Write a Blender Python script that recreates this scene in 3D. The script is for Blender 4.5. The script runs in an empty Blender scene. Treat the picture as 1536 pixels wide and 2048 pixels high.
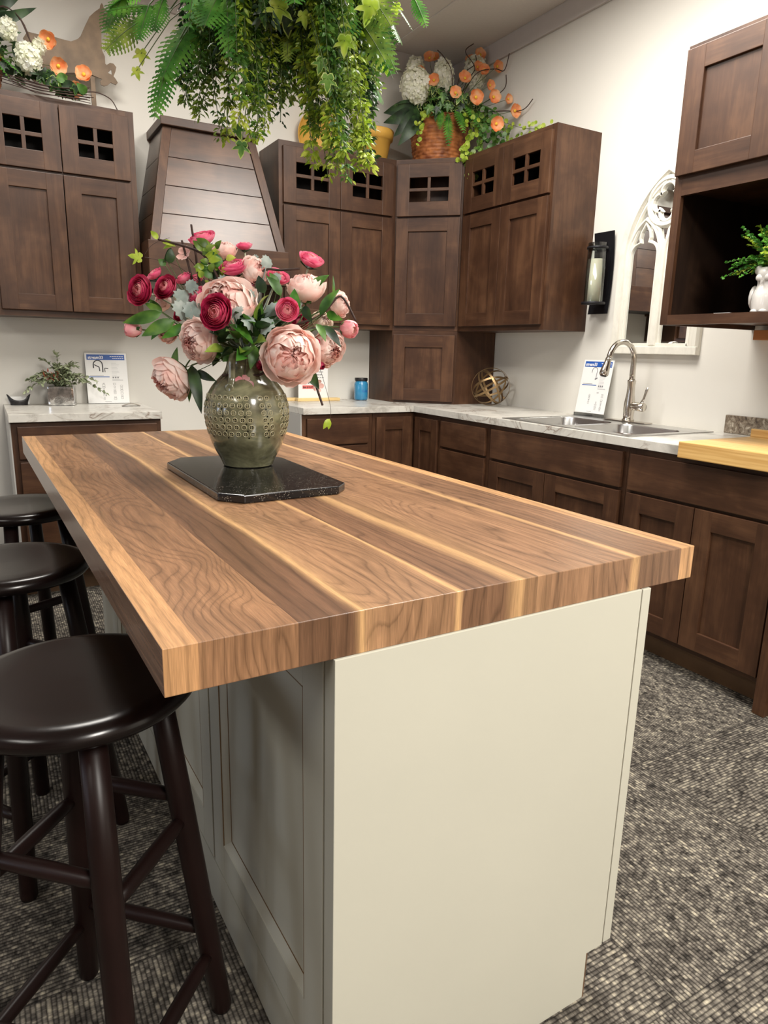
import bpy, bmesh, math, random
from mathutils import Vector, Matrix, noise
random.seed(7)
PI = math.pi
S = bpy.context.scene
COL = S.collection
# ------------------------------------------------------------------ camera
cam_d = bpy.data.cameras.new('camera'); cam = bpy.data.objects.new('camera', cam_d); COL.objects.link(cam)
cam_d.sensor_fit = 'VERTICAL'; cam_d.sensor_height = 36.0; cam_d.sensor_width = 27.0
cam_d.lens = 1379.4633 / 2048 * 36.0
cam_d.clip_start = 0.05
yaw, pitch, roll = 0.5255, -0.2303, 0.0236
F = Vector((math.sin(yaw)*math.cos(pitch), math.cos(yaw)*math.cos(pitch), math.sin(pitch)))
R0 = Vector((math.cos(yaw), -math.sin(yaw), 0)); U0 = R0.cross(F)
Rt = R0*math.cos(roll) + U0*math.sin(roll); Up = -R0*math.sin(roll) + U0*math.cos(roll)
cam.matrix_world = Matrix(((Rt.x, Up.x, -F.x, -2.9497), (Rt.y, Up.y, -F.y, -4.2914), (Rt.z, Up.z, -F.z, 1.2458), (0, 0, 0, 1)))
S.camera = cam
# ------------------------------------------------------------------ light and exposure
S.view_settings.view_transform = 'Standard'; S.view_settings.look = 'None'
S.view_settings.gamma = 1.0; S.view_settings.use_curve_mapping = False
S.view_settings.exposure = 0.36
S.cycles.use_denoising = True
S.cycles.max_bounces = 8
w = bpy.data.worlds.new('world'); S.world = w; w.use_nodes = True
w.node_tree.nodes['Background'].inputs[0].default_value = (0.9, 0.95, 1.0, 1)
w.node_tree.nodes['Background'].inputs[1].default_value = 0.3
def area(name, loc, rot, sx, sy, power, col=(1, 0.93, 0.83), spread=None):
    l = bpy.data.lights.new(name, 'AREA'); l.shape = 'RECTANGLE'; l.size = sx; l.size_y = sy; l.energy = power; l.color = col
    if spread: l.spread = spread
    o = bpy.data.objects.new(name, l); o.location = loc; o.rotation_euler = rot; COL.objects.link(o); return o
WARM = (1.0, 0.955, 0.885)
area('ceiling_panel_light', (-1.15, -2.3, 3.02), (0, 0, 0), 0.7, 1.3, 70, WARM)
area('ceiling_panel_light', (-1.25, -4.9, 3.02), (0, 0, 0), 0.6, 1.2, 46, WARM)
area('ceiling_panel_light', (-2.55, -1.35, 3.02), (0, 0, 0), 0.6, 0.6, 26, WARM)
area('ceiling_panel_light', (-2.3, -6.4, 3.02), (0, 0, 0), 0.6, 1.6, 165, WARM)
area('ceiling_panel_light', (-5.0, -4.4, 3.02), (0, 0, 0), 0.6, 1.2, 26, WARM)
area('window_daylight', (-6.9, -1.6, 1.75), (0, -PI/2, 0), 1.2, 0.5, 11, (0.75, 0.84, 1.0))
area('window_daylight', (-6.9, -3.3, 1.75), (0, -PI/2, 0), 1.2, 0.4, 9, (0.75, 0.84, 1.0))

# ------------------------------------------------------------------ mesh helpers
ORG = {}
class MB:
    def __init__(s): s.v = []; s.f = []; s.m = []; s.s = []
    def add(s, vs, fs, mi=0, smooth=False, M=None):
        b = len(s.v)
        for p in vs: s.v.append(tuple(M @ Vector(p)) if M is not None else tuple(p))
        for f in fs: s.f.append(tuple(b+i for i in f)); s.m.append(mi); s.s.append(smooth)
        return s
    def box(s, x0, x1, y0, y1, z0, z1, mi=0, M=None):
        if x0 > x1: x0, x1 = x1, x0
        if y0 > y1: y0, y1 = y1, y0
        if z0 > z1: z0, z1 = z1, z0
        return s.add([(x0,y0,z0),(x1,y0,z0),(x1,y1,z0),(x0,y1,z0),(x0,y0,z1),(x1,y0,z1),(x1,y1,z1),(x0,y1,z1)],
            [(0,3,2,1),(4,5,6,7),(0,1,5,4),(1,2,6,5),(2,3,7,6),(3,0,4,7)], mi, False, M)
    def cbox(s, x0, x1, y0, y1, z0, z1, c=0.002, mi=0, M=None):
        bm = bmesh.new(); vs = [bm.verts.new(p) for p in [(x0,y0,z0),(x1,y0,z0),(x1,y1,z0),(x0,y1,z0),(x0,y0,z1),(x1,y0,z1),(x1,y1,z1),(x0,y1,z1)]]
        for f in [(0,3,2,1),(4,5,6,7),(0,1,5,4),(1,2,6,5),(2,3,7,6),(3,0,4,7)]: bm.faces.new([vs[i] for i in f])
        bmesh.ops.bevel(bm, geom=list(bm.edges), offset=c, segments=2, affect='EDGES', profile=0.6)
        return s.frombm(bm, mi, M)
    def frombm(s, bm, mi=0, M=None, smooth=False):
        bm.verts.ensure_lookup_table(); bm.verts.index_update()
        s.add([v.co[:] for v in bm.verts], [[v.index for v in f.verts] for f in bm.faces], mi, smooth, M); bm.free(); return s
    def prism(s, pts, h0, h1, axis='z', mi=0, M=None):
        n = len(pts)
        def P(a, b, h): return (a, b, h) if axis == 'z' else ((a, h, b) if axis == 'y' else (h, a, b))
        vs = [P(a, b, h0) for a, b in pts] + [P(a, b, h1) for a, b in pts]
        fs = [tuple(range(n))[::-1], tuple(range(n, 2*n))] + [(i, (i+1) % n, n+(i+1) % n, n+i) for i in range(n)]
        return s.add(vs, fs, mi, False, M)
    def lathe(s, prof, n=32, mi=0, M=None, c=(0,0,0), cap0=True, cap1=True, smooth=True):
        vs = []; fs = []
        for r, z in prof:
            for i in range(n):
                a = 2*PI*i/n; vs.append((c[0]+r*math.cos(a), c[1]+r*math.sin(a), c[2]+z))
        for k in range(len(prof)-1):
            for i in range(n): fs.append((k*n+i, k*n+(i+1) % n, (k+1)*n+(i+1) % n, (k+1)*n+i))
        if cap0: fs.append(tuple(range(n))[::-1])
        if cap1: fs.append(tuple(range((len(prof)-1)*n, len(prof)*n)))
        return s.add(vs, fs, mi, smooth, M)
    def tube(s, pts, rad, n=8, mi=0, M=None, caps=True, smooth=True, flat=1.0):
        pts = [Vector(p) for p in pts]; m = len(pts)
        if not isinstance(rad, (list, tuple)): rad = [rad]*m
        t0 = (pts[1]-pts[0]).normalized(); up = Vector((0, 0, 1)) if abs(t0.z) < 0.9 else Vector((1, 0, 0))
        nrm = (up - t0*up.dot(t0)).normalized(); vs = []; fs = []
        for k in range(m):
            t = (pts[min(k+1, m-1)] - pts[max(k-1, 0)]).normalized()
            nrm = (nrm - t*nrm.dot(t)).normalized(); bn = t.cross(nrm)
            for i in range(n):
                a = 2*PI*i/n; vs.append(pts[k] + (nrm*math.cos(a)*flat + bn*math.sin(a))*rad[k])
        for k in range(m-1):
            for i in range(n): fs.append((k*n+i, k*n+(i+1) % n, (k+1)*n+(i+1) % n, (k+1)*n+i))
        if caps: fs += [tuple(range(n))[::-1], tuple(range((m-1)*n, m*n))]
        return s.add(vs, fs, mi, smooth, M)
    def build(s, name, mats, parent=None, bevel=0, org=None):
        me = bpy.data.meshes.new(name)
        if org is None: org = ORG.get(parent.name, (0, 0, 0)) if parent is not None else (0, 0, 0)
        me.from_pydata([(x-org[0], y-org[1], z-org[2]) for x, y, z in s.v], [], s.f)
        for m in (mats if isinstance(mats, (list, tuple)) else [mats]): me.materials.append(m)
        me.polygons.foreach_set('material_index', s.m); me.polygons.foreach_set('use_smooth', s.s)
        me.update()
        o = bpy.data.objects.new(name, me); COL.objects.link(o)
        if parent is not None: o.parent = parent; ORG[o.name] = org
        else: o.location = org
        if bevel:
            b = o.modifiers.new('bevel', 'BEVEL'); b.width = bevel; b.segments = 2; b.limit_method = 'ANGLE'; b.angle_limit = math.radians(40)
        return o
def smoothpath(pts, k=6):
    pts = [Vector(p) for p in pts]; out = []; n = len(pts)
    for i in range(n-1):
        p0 = pts[max(i-1, 0)]; p1 = pts[i]; p2 = pts[i+1]; p3 = pts[min(i+2, n-1)]
        for j in range(k):
            t = j/k; out.append(0.5*((2*p1)+(p2-p0)*t+(2*p0-5*p1+4*p2-p3)*t*t+(3*p1-p0-3*p2+p3)*t**3))
    out.append(pts[-1]); return out
def tag(o, label=None, cat=None, group=None, kind=None):
    if label: o['label'] = label
    if cat: o['category'] = cat
    if group: o['group'] = group
    if kind: o['kind'] = kind
    return o
def root(name, loc, label, cat, group=None, rz=0, world=False):
    """an Empty at the thing's base; with world=True its parts are given in world coordinates"""
    o = bpy.data.objects.new(name, None); o.empty_display_size = 0.05; COL.objects.link(o)
    o.location = loc; o.rotation_euler = (0, 0, rz)
    if world: ORG[o.name] = tuple(loc)
    return tag(o, label, cat, group)
def struct(o): o['kind'] = 'structure'; return o

# ------------------------------------------------------------------ materials
def srgb(r, g, b):
    f = lambda c: (c/255/12.92) if c/255 <= 0.04045 else ((c/255+0.055)/1.055)**2.4
    return (f(r), f(g), f(b), 1)
class NT:
    def __init__(s, name):
        s.m = bpy.data.materials.new(name); s.m.use_nodes = True; s.t = s.m.node_tree; s.b = s.t.nodes['Principled BSDF']
    def n(s, typ, **kw):
        nd = s.t.nodes.new(typ)
        for k, v in kw.items():
            if k.startswith('i_'):
                key = k[2:]; key = int(key) if key.isdigit() else key.replace('_', ' '); nd.inputs[key].default_value = v
            else: setattr(nd, k, v)
        return nd
    def l(s, a, b): s.t.links.new(a, b)
    def math(s, op, a, b=None, c=None):
        nd = s.t.nodes.new('ShaderNodeMath'); nd.operation = op
        for i, x in enumerate((a, b, c)):
            if x is None: continue
            if isinstance(x, (int, float)): nd.inputs[i].default_value = x
            else: s.l(x, nd.inputs[i])
        return nd.outputs[0]
    def ramp(s, fac, stops, interp='LINEAR'):
        nd = s.t.nodes.new('ShaderNodeValToRGB'); cr = nd.color_ramp; cr.interpolation = interp
        while len(cr.elements) < len(stops): cr.elements.new(0.5)
        for e, (p, c) in zip(cr.elements, stops): e.position = p; e.color = c
        s.l(fac, nd.inputs[0]); return nd.outputs[0]
    def mix(s, fac, a, b, mode='MIX'):
        nd = s.t.nodes.new('ShaderNodeMix'); nd.data_type = 'RGBA'; nd.blend_type = mode
        for i, x in ((0, fac), (6, a), (7, b)):
            if isinstance(x, (int, float, tuple)): nd.inputs[i].default_value = x
            else: s.l(x, nd.inputs[i])
        return nd.outputs[2]
    def set(s, col=None, rough=None, **kw):
        if col is not None:
            if isinstance(col, tuple): s.b.inputs['Base Color'].default_value = col
            else: s.l(col, s.b.inputs['Base Color'])
        if rough is not None:
            if isinstance(rough, (int, float)): s.b.inputs['Roughness'].default_value = rough
            else: s.l(rough, s.b.inputs['Roughness'])
        for k, v in kw.items(): s.b.inputs[k.replace('_', ' ')].default_value = v
        return s
    def bump(s, h, strength=0.3, dist=0.01):
        nd = s.t.nodes.new('ShaderNodeBump'); nd.inputs['Strength'].default_value = strength; nd.inputs['Distance'].default_value = dist
        s.l(h, nd.inputs['Height']); s.l(nd.outputs[0], s.b.inputs['Normal']); return s
    def obj(s, scale=(1, 1, 1), rand=False):
        tc = s.n('ShaderNodeTexCoord'); mp = s.n('ShaderNodeMapping'); s.l(tc.outputs['Object'], mp.inputs[0]); mp.inputs['Scale'].default_value = scale
        if rand:
            oi = s.n('ShaderNodeObjectInfo'); mu = s.math('MULTIPLY', oi.outputs['Random'], 37.0); cb = s.n('ShaderNodeCombineXYZ')
            for i in range(3): s.l(mu, cb.inputs[i])
            s.l(cb.outputs[0], mp.inputs['Location'])
        return mp.outputs[0]
    def noise(s, vec, scale=5, detail=3, rough=0.5, dist=0.0):
        nd = s.n('ShaderNodeTexNoise'); s.l(vec, nd.inputs['Vector']); nd.inputs['Scale'].default_value = scale
        nd.inputs['Detail'].default_value = detail; nd.inputs['Roughness'].default_value = rough; nd.inputs['Distortion'].default_value = dist
        return nd.outputs[0]
def plain(name, col, rough=0.5, var=0.0, vscale=8, **kw):
    t = NT(name)
    if var:
        nz = t.noise(t.obj(rand=True), vscale, 3)
        c2 = tuple(max(0, c*(1-var)) for c in col[:3])+(1,); c3 = tuple(min(1, c*(1+var)) for c in col[:3])+(1,)
        t.set(t.ramp(nz, [(0.3, c2), (0.7, c3)]), rough, **kw)
    else: t.set(col, rough, **kw)
    return t.m
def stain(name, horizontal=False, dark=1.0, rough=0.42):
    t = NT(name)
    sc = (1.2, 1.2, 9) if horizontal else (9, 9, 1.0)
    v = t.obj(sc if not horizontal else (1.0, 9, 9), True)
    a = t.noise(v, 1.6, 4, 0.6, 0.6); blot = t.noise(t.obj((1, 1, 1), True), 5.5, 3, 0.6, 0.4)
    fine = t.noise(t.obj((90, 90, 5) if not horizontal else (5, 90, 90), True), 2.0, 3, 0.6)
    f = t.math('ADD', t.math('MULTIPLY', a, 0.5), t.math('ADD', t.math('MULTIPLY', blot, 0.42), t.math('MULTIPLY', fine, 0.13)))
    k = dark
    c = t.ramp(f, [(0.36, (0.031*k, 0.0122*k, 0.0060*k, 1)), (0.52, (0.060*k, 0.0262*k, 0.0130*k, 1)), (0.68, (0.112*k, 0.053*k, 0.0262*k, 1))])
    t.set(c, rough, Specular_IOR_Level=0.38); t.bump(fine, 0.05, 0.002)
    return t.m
M = {}
M['wood'] = stain('stained_maple'); M['woodh'] = stain('stained_maple_horizontal', True)
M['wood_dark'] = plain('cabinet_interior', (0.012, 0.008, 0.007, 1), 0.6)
M['hoodw'] = stain('stained_hood_boards', True, 1.1, 0.36)
hb = M['hoodw'].node_tree.nodes['Principled BSDF'].inputs; hb['Specular IOR Level'].default_value = 0.6; hb['Coat Weight'].default_value = 0.27; hb['Coat Roughness'].default_value = 0.32
M['wood_in'] = stain('niche_shade_wood', False, 0.3, 0.55)  # shade inside the niche put into the colour, far darker than the cabinet
M['toekick'] = plain('toe_kick_ply', (0.15, 0.085, 0.045, 1), 0.55, 0.2)
M['melamine'] = plain('grey_melamine', srgb(178, 176, 172), 0.4)
def walnut():
    t = NT('walnut_butcher_block'); W_, L_, H_ = 0.9545, 2.0732, 0.9113
    tc = t.n('ShaderNodeTexCoord'); sp = t.n('ShaderNodeSeparateXYZ'); t.l(tc.outputs['Object'], sp.inputs[0])
    x, y, z = sp.outputs
    dz = t.math('SUBTRACT', H_, z)
    yy = t.math('SUBTRACT', y, dz)                       # grain wraps over the front edge
    u = t.math('DIVIDE', x, W_)
    # plank number as grey steps
    B = [0.0, .042, .172, .444, .597, .836, .960]
    pid = t.ramp(u, [(b, (i/8+.05,)*3+(1,)) for i, b in enumerate(B)], 'CONSTANT')
    base = t.ramp(u, [(0, (.46, .25, .118, 1)), (.042, (.262, .140, .073, 1)), (.172, (.140, .073, .040, 1)), (.275, (.30, .168, .090, 1)), (.444, (.185, .098, .054, 1)), (.597, (.27, .150, .082, 1)), (.836, (.21, .115, .064, 1)), (.960, (.50, .285, .135, 1))], 'CONSTANT')
    fig = t.ramp(u, [(0, (.25,)*3+(1,)), (.042, (1,)*3+(1,)), (.172, (.12,)*3+(1,)), (.275, (1,)*3+(1,)), (.444, (.35,)*3+(1,)), (.597, (.9,)*3+(1,)), (.836, (.4,)*3+(1,)), (.960, (.2,)*3+(1,))], 'CONSTANT')
    cb = t.n('ShaderNodeCombineXYZ'); t.l(t.math('MULTIPLY', x, 4.2), cb.inputs[0]); t.l(t.math('MULTIPLY', yy, 1.25), cb.inputs[1]); t.l(t.math('MULTIPLY', pid, 60.0), cb.inputs[2])
    big = t.noise(cb.outputs[0], 1.0, 2.0, 0.35, 0.9)
    h = t.math('ADD', t.math('MULTIPLY', big, t.math('MULTIPLY', fig, 27.0)), t.math('MULTIPLY', x, 46.0))
    cb2 = t.n('ShaderNodeCombineXYZ'); t.l(t.math('MULTIPLY', x, 40.0), cb2.inputs[0]); t.l(t.math('MULTIPLY', yy, 2.2), cb2.inputs[1]); t.l(t.math('MULTIPLY', pid, 60.0), cb2.inputs[2])
    streak = t.noise(cb2.outputs[0], 2.2, 4, 0.6, 0.3)
    rings = t.math('FRACT', t.math('ADD', h, t.math('MULTIPLY', streak, 0.45)))
    rd = t.ramp(rings, [(0, (.52, .50, .48, 1)), (.07, (.88,)*3+(1,)), (.4, (1.12,)*3+(1,)), (.84, (1.0,)*3+(1,)), (1, (.50, .48, .46, 1))])
    cb3 = t.n('ShaderNodeCombineXYZ'); t.l(t.math('MULTIPLY', x, 260.0), cb3.inputs[0]); t.l(t.math('MULTIPLY', yy, 9.0), cb3.inputs[1]); t.l(pid, cb3.inputs[2])
    fib = t.noise(cb3.outputs[0], 3.0, 2, 0.6)
    fb = t.ramp(fib, [(.3, (.70,)*3+(1,)), (.7, (1.18,)*3+(1,))])
    st = t.ramp(streak, [(.32, (.66, .64, .62, 1)), (.66, (1.22,)*3+(1,))])
    patch = t.ramp(t.noise(cb.outputs[0], 1.9, 3, 0.5, 0.5), [(.35, (.80, .78, .76, 1)), (.65, (1.16, 1.14, 1.1, 1))]); c = t.mix(0.75, base, rd, 'MULTIPLY'); c = t.mix(0.8, c, patch, 'MULTIPLY'); c = t.mix(0.7, c, fb, 'MULTIPLY'); c = t.mix(0.8, c, st, 'MULTIPLY')
    # pale sapwood margins
    wob = t.math('MULTIPLY', t.math('SUBTRACT', t.noise(cb.outputs[0], 1.6, 2), 0.5), 0.035)
    us = t.math('ADD', u, wob)
    sap = t.ramp(us, [(0, (0.2,)*3+(1,)), (0.04, (0.1,)*3+(1,)), (0.06, (0,)*3+(1,)), (0.255, (0,)*3+(1,)), (0.265, (0.3,)*3+(1,)), (0.268, (0.85,)*3+(1,)), (0.2745, (0.9,)*3+(1,)), (0.279, (0.25,)*3+(1,)), (0.3, (0.08,)*3+(1,)), (0.34, (0,)*3+(1,)), (0.432, (0,)*3+(1,)), (0.437, (0.9,)*3+(1,)), (0.444, (0.9,)*3+(1,)), (0.4465, (0,)*3+(1,)), (0.525, (0,)*3+(1,)), (0.545, (0.6,)*3+(1,)), (0.558, (0.85,)*3+(1,)), (0.566, (0.25,)*3+(1,)), (0.6, (0.12,)*3+(1,)), (0.64, (0,)*3+(1,)), (0.818, (0,)*3+(1,)), (0.829, (0.85,)*3+(1,)), (0.837, (0.6,)*3+(1,)), (0.842, (0,)*3+(1,))])
    sapc = t.mix(0.8, (.60, .36, .165, 1), fb, 'MULTIPLY')
    c = t.mix(sap, c, sapc)
    # glue lines
    t.set(c, 0.33, Specular_IOR_Level=0.45); t.bump(fib, 0.06, 0.001)
    return t.m
M['walnut'] = walnut()
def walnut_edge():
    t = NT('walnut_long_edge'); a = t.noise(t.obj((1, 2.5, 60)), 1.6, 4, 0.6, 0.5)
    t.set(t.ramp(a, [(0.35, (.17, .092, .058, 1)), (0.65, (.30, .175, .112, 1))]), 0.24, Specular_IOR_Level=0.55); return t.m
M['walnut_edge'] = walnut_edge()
def laminate(name, a, b, vein):
    t = NT(name); v = t.obj((1, 1, 1)); n1 = t.noise(v, 2.2, 6, 0.62, 1.4)
    v2 = t.obj((1, 1, 1)); n2 = t.noise(v2, 3.0, 5, 0.55, 2.2); n3 = t.noise(v, 22, 4, 0.6)
    c = t.ramp(n1, [(0.32, a), (0.42, b), (0.56, b), (0.64, a), (0.7, b)])
    vn = t.math('ABSOLUTE', t.math('SUBTRACT', n2, 0.5)); f = t.ramp(vn, [(0, (0.85,)*3+(1,)), (0.012, (0.4,)*3+(1,)), (0.035, (0,)*3+(1,))])
    gate = t.ramp(t.noise(v, 2.6, 2), [(0.44, (0.1,)*3+(1,)), (0.56, (1,)*3+(1,))])
    f2 = t.math('MULTIPLY', f, gate)
    c = t.mix(f2, c, vein)
    c = t.mix(0.5, c, t.ramp(n3, [(0.3, (.84,)*3+(1,)), (0.7, (1.1,)*3+(1,))]), 'MULTIPLY')
    t.set(c, 0.3); return t.m
M['lam'] = laminate('marble_laminate', srgb(170, 166, 158), srgb(208, 205, 197), srgb(108, 80, 60))
def tilemat():
    t = NT('granite_sample'); n = t.noise(t.obj((1, 1, 1)), 34, 6, 0.7, 1.2)
    t.set(t.ramp(n, [(0.34, srgb(62, 50, 42)), (0.48, srgb(118, 104, 88)), (0.58, srgb(150, 140, 124)), (0.66, srgb(196, 186, 170))]), 0.3); return t.m
M['tile'] = tilemat()
M['cream'] = plain('cream_paint', srgb(190, 188, 174), 0.4, 0.02, 3)
M['glaze'] = plain('brown_glaze_line', srgb(120, 92, 60), 0.5)
M['wall'] = plain('wall_paint', srgb(222, 219, 211), 0.75, 0.015, 2)
M['wall_far'] = plain('unseen_wall_darkened', srgb(140, 130, 122), 0.8)  # unseen walls, tone darkened to cut the light they bounce
M['ceil'] = plain('ceiling_paint', srgb(222, 216, 210), 0.85, 0.02, 60)
M['band'] = plain('ceiling_trim_paint', srgb(198, 192, 188), 0.7, 0.02, 20)
def carpet():
    t = NT('carpet_tiles'); tc = t.n('ShaderNodeTexCoord'); sp = t.n('ShaderNodeSeparateXYZ'); t.l(tc.outputs['Object'], sp.inputs[0]); x, y, _ = sp.outputs
    tx = t.math('DIVIDE', t.math('ADD', x, 1.268), 0.6); ty = t.math('DIVIDE', t.math('ADD', y, 3.031), 0.605)
    fx = t.math('FLOOR', tx); fy = t.math('FLOOR', ty)
    par = t.math('FLOORED_MODULO', t.math('ADD', fx, fy), 2.0)     # 0: ribs run along y
    rib_c = t.math('ADD', t.math('MULTIPLY', t.math('SUBTRACT', 1.0, par), x), t.math('MULTIPLY', par, y))
    run_c = t.math('ADD', t.math('MULTIPLY', t.math('SUBTRACT', 1.0, par), y), t.math('MULTIPLY', par, x))
    tid = t.math('ADD', t.math('MULTIPLY', fx, 7.31), t.math('MULTIPLY', fy, 3.17))
    ri = t.math('FLOOR', t.math('MULTIPLY', rib_c, 110.0)); wn = t.n('ShaderNodeTexWhiteNoise'); wn.noise_dimensions = '1D'; t.l(ri, wn.inputs['W'])
    cb = t.n('ShaderNodeCombineXYZ'); t.l(t.math('MULTIPLY', ri, 1.73), cb.inputs[0]); t.l(t.math('ADD', t.math('MULTIPLY', run_c, 55.0), t.math('MULTIPLY', wn.outputs[0], 50.0)), cb.inputs[1]); t.l(t.math('ADD', tid, t.math('MULTIPLY', rib_c, 9.0)), cb.inputs[2])
    sp1 = t.noise(cb.outputs[0], 1.0, 3, 0.7)
    cb2 = t.n('ShaderNodeCombineXYZ'); t.l(t.math('MULTIPLY', rib_c, 9.0), cb2.inputs[0]); t.l(t.math('MULTIPLY', run_c, 5.0), cb2.inputs[1]); t.l(tid, cb2.inputs[2])
    md = t.noise(cb2.outputs[0], 2.0, 3)
    f = t.math('ADD', t.math('MULTIPLY', sp1, 0.8), t.math('MULTIPLY', md, 0.2))
    c = t.ramp(f, [(0.36, srgb(44, 41, 38)), (0.48, srgb(86, 81, 75)), (0.55, srgb(116, 110, 101)), (0.72, srgb(184, 175, 154))])
    rib = t.math('ABSOLUTE', t.math('SUBTRACT', t.math('FRACT', t.math('MULTIPLY', rib_c, 110.0)), 0.5))
    c = t.mix(1.0, c, t.ramp(rib, [(0.18, (1.12,)*3+(1,)), (0.5, (.26,)*3+(1,))]), 'MULTIPLY')
    tv = t.n('ShaderNodeTexWhiteNoise'); tv.noise_dimensions = '1D'; t.l(tid, tv.inputs['W']); c = t.mix(1.0, c, t.ramp(tv.outputs[0], [(0, (.84,)*3+(1,)), (1, (1.12,)*3+(1,))]), 'MULTIPLY')
    # seams between the tiles
    ex = t.math('ABSOLUTE', t.math('SUBTRACT', t.math('FRACT', tx), 0.5)); ey = t.math('ABSOLUTE', t.math('SUBTRACT', t.math('FRACT', ty), 0.5))
    e = t.math('MAXIMUM', ex, ey); c = t.mix(t.ramp(e, [(0.494, (0,)*3+(1,)), (0.499, (.7,)*3+(1,))]), c, (0.02, 0.018, 0.017, 1))
    t.set(c, 0.95, Specular_IOR_Level=0.1); t.bump(t.math('SUBTRACT', t.math('MULTIPLY', f, 0.6), rib), 0.6, 0.004); return t.m
M['carpet'] = carpet()
M['espresso'] = plain('espresso_lacquer', (0.0055, 0.0025, 0.0024, 1), 0.22, 0.3, 6, Specular_IOR_Level=0.38)
M['espresso2'] = plain('espresso_lacquer_worn', (0.010, 0.0040, 0.0034, 1), 0.38, 0.3, 6, Specular_IOR_Level=0.25)
def blackstone():
    t = NT('speckled_black_stone'); v = t.n('ShaderNodeTexVoronoi'); v.inputs['Scale'].default_value = 230; t.l(t.obj(), v.inputs['Vector'])
    g = t.noise(t.obj(), 60, 2); f = t.math('MULTIPLY', t.math('LESS_THAN', v.outputs['Distance'], 0.24), t.math('GREATER_THAN', g, 0.5))
    t.set(t.mix(f, (0.006, 0.006, 0.007, 1), (0.2, 0.18, 0.15, 1)), 0.13); return t.m
M['stone'] = blackstone()
def glaze():
    t = NT('olive_glaze'); a = t.noise(t.obj((6, 6, 14)), 1.2, 4, 0.6, 0.8); b = t.noise(t.obj((1, 1, 1)), 40, 3)
    f = t.math('ADD', t.math('MULTIPLY', a, 0.8), t.math('MULTIPLY', b, 0.2))
    t.set(t.ramp(f, [(0.35, srgb(70, 68, 50)), (0.5, srgb(104, 103, 80)), (0.65, srgb(146, 144, 112))]), 0.16, Coat_Weight=0.6, Coat_Roughness=0.08); t.bump(a, 0.08, 0.004); return t.m
M['glazev'] = glaze()
M['glazel'] = plain('pale_glaze_rings', srgb(150, 144, 112), 0.2, Coat_Weight=0.5)
M['glazed'] = plain('dark_glaze_pits', srgb(26, 23, 16), 0.6, Specular_IOR_Level=0.1)
M['nickel'] = plain('brushed_nickel', (0.62, 0.58, 0.52, 1), 0.2, Metallic=1.0)
M['steel'] = plain('stainless_steel', (0.6, 0.6, 0.6, 1), 0.26, Metallic=1.0)
M['blackmetal'] = plain('black_iron', (0.012, 0.012, 0.015, 1), 0.42, Metallic=0.4)
M['bronze'] = plain('antique_brass', (0.30, 0.20, 0.10, 1), 0.38, Metallic=0.9)
M['rust'] = plain('weathered_sheet_metal', srgb(118, 98, 76), 0.55, 0.28, 14)
M['bamboo'] = None
def bamboo():
    t = NT('bamboo'); a = t.noise(t.obj((2, 60, 60)), 1.5, 3); b = t.noise(t.obj((60, 2, 60)), 1.5, 3)
    t.set(t.ramp(b, [(0.3, srgb(196, 150, 84)), (0.7, srgb(228, 190, 124))]), 0.4); return t.m
M['bamboo'] = bamboo()
M['pine'] = plain('pale_wood', srgb(226, 196, 138), 0.5, 0.08, 10)
M['orangewood'] = plain('orange_wood', srgb(176, 112, 58), 0.5, 0.12, 10)
M['paper'] = plain('white_paper', srgb(232, 232, 230), 0.4)
M['blue'] = plain('blue_print', srgb(40, 88, 170), 0.4); M['ink'] = plain('grey_print', srgb(120, 120, 124), 0.5); M['inkd'] = plain('dark_print', srgb(50, 50, 54), 0.5)
M['inkl'] = plain('pale_print', srgb(186, 187, 190), 0.5)
M['redhl'] = plain('red_highlight', srgb(228, 110, 104), 0.5)
M['white'] = plain('white_print', srgb(240, 240, 240), 0.4)
def distressed():
    t = NT('distressed_white_wood'); n = t.noise(t.obj((3, 3, 1.2)), 7, 5, 0.65, 0.6)
    t.set(t.ramp(n, [(0.24, srgb(150, 150, 154)), (0.31, srgb(214, 211, 200)), (0.6, srgb(228, 225, 214))]), 0.5); return t.m
M['distress'] = distressed()
M['mirror'] = plain('mirror_glass', (0.86, 0.88, 0.87, 1), 0.015, Metallic=1.0)
M['candle'] = plain('candle_wax', srgb(232, 226, 205), 0.5, Subsurface_Weight=0.2)
def glass(name, tint=(1, 1, 1, 1), gl=0.9):
    t = NT(name); out = t.t.nodes['Material Output']; tr = t.n('ShaderNodeBsdfTransparent'); tr.inputs[0].default_value = tint
    g = t.n('ShaderNodeBsdfGlossy'); g.inputs['Roughness'].default_value = 0.03; f = t.n('ShaderNodeFresnel'); f.inputs[0].default_value = 1.45
    mx = t.n('ShaderNodeMixShader'); t.l(t.math('MULTIPLY', f.outputs[0], gl), mx.inputs[0]); t.l(tr.outputs[0], mx.inputs[1]); t.l(g.outputs[0], mx.inputs[2]); t.l(mx.outputs[0], out.inputs[0]); return t.m
M['glass'] = glass('clear_glass', (0.94, 0.96, 0.95, 1))
M['acrylic'] = glass('clear_acrylic', (0.93, 0.95, 0.95, 1))
def merc():
    t = NT('mercury_glass'); n = t.noise(t.obj(), 28, 4, 0.7, 0.5)
    t.set(t.ramp(n, [(0.35, (0.3, 0.3, 0.3, 1)), (0.6, (0.82, 0.82, 0.82, 1))]), t.ramp(n, [(0.3, (.22,)*3+(1,)), (0.6, (.04,)*3+(1,))]), Metallic=1.0); t.bump(n, 0.05, 0.01); return t.m
M['merc'] = merc()
M['yellow'] = plain('mustard_glazed_clay', srgb(222, 172, 78), 0.5, 0.08, 12)
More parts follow.
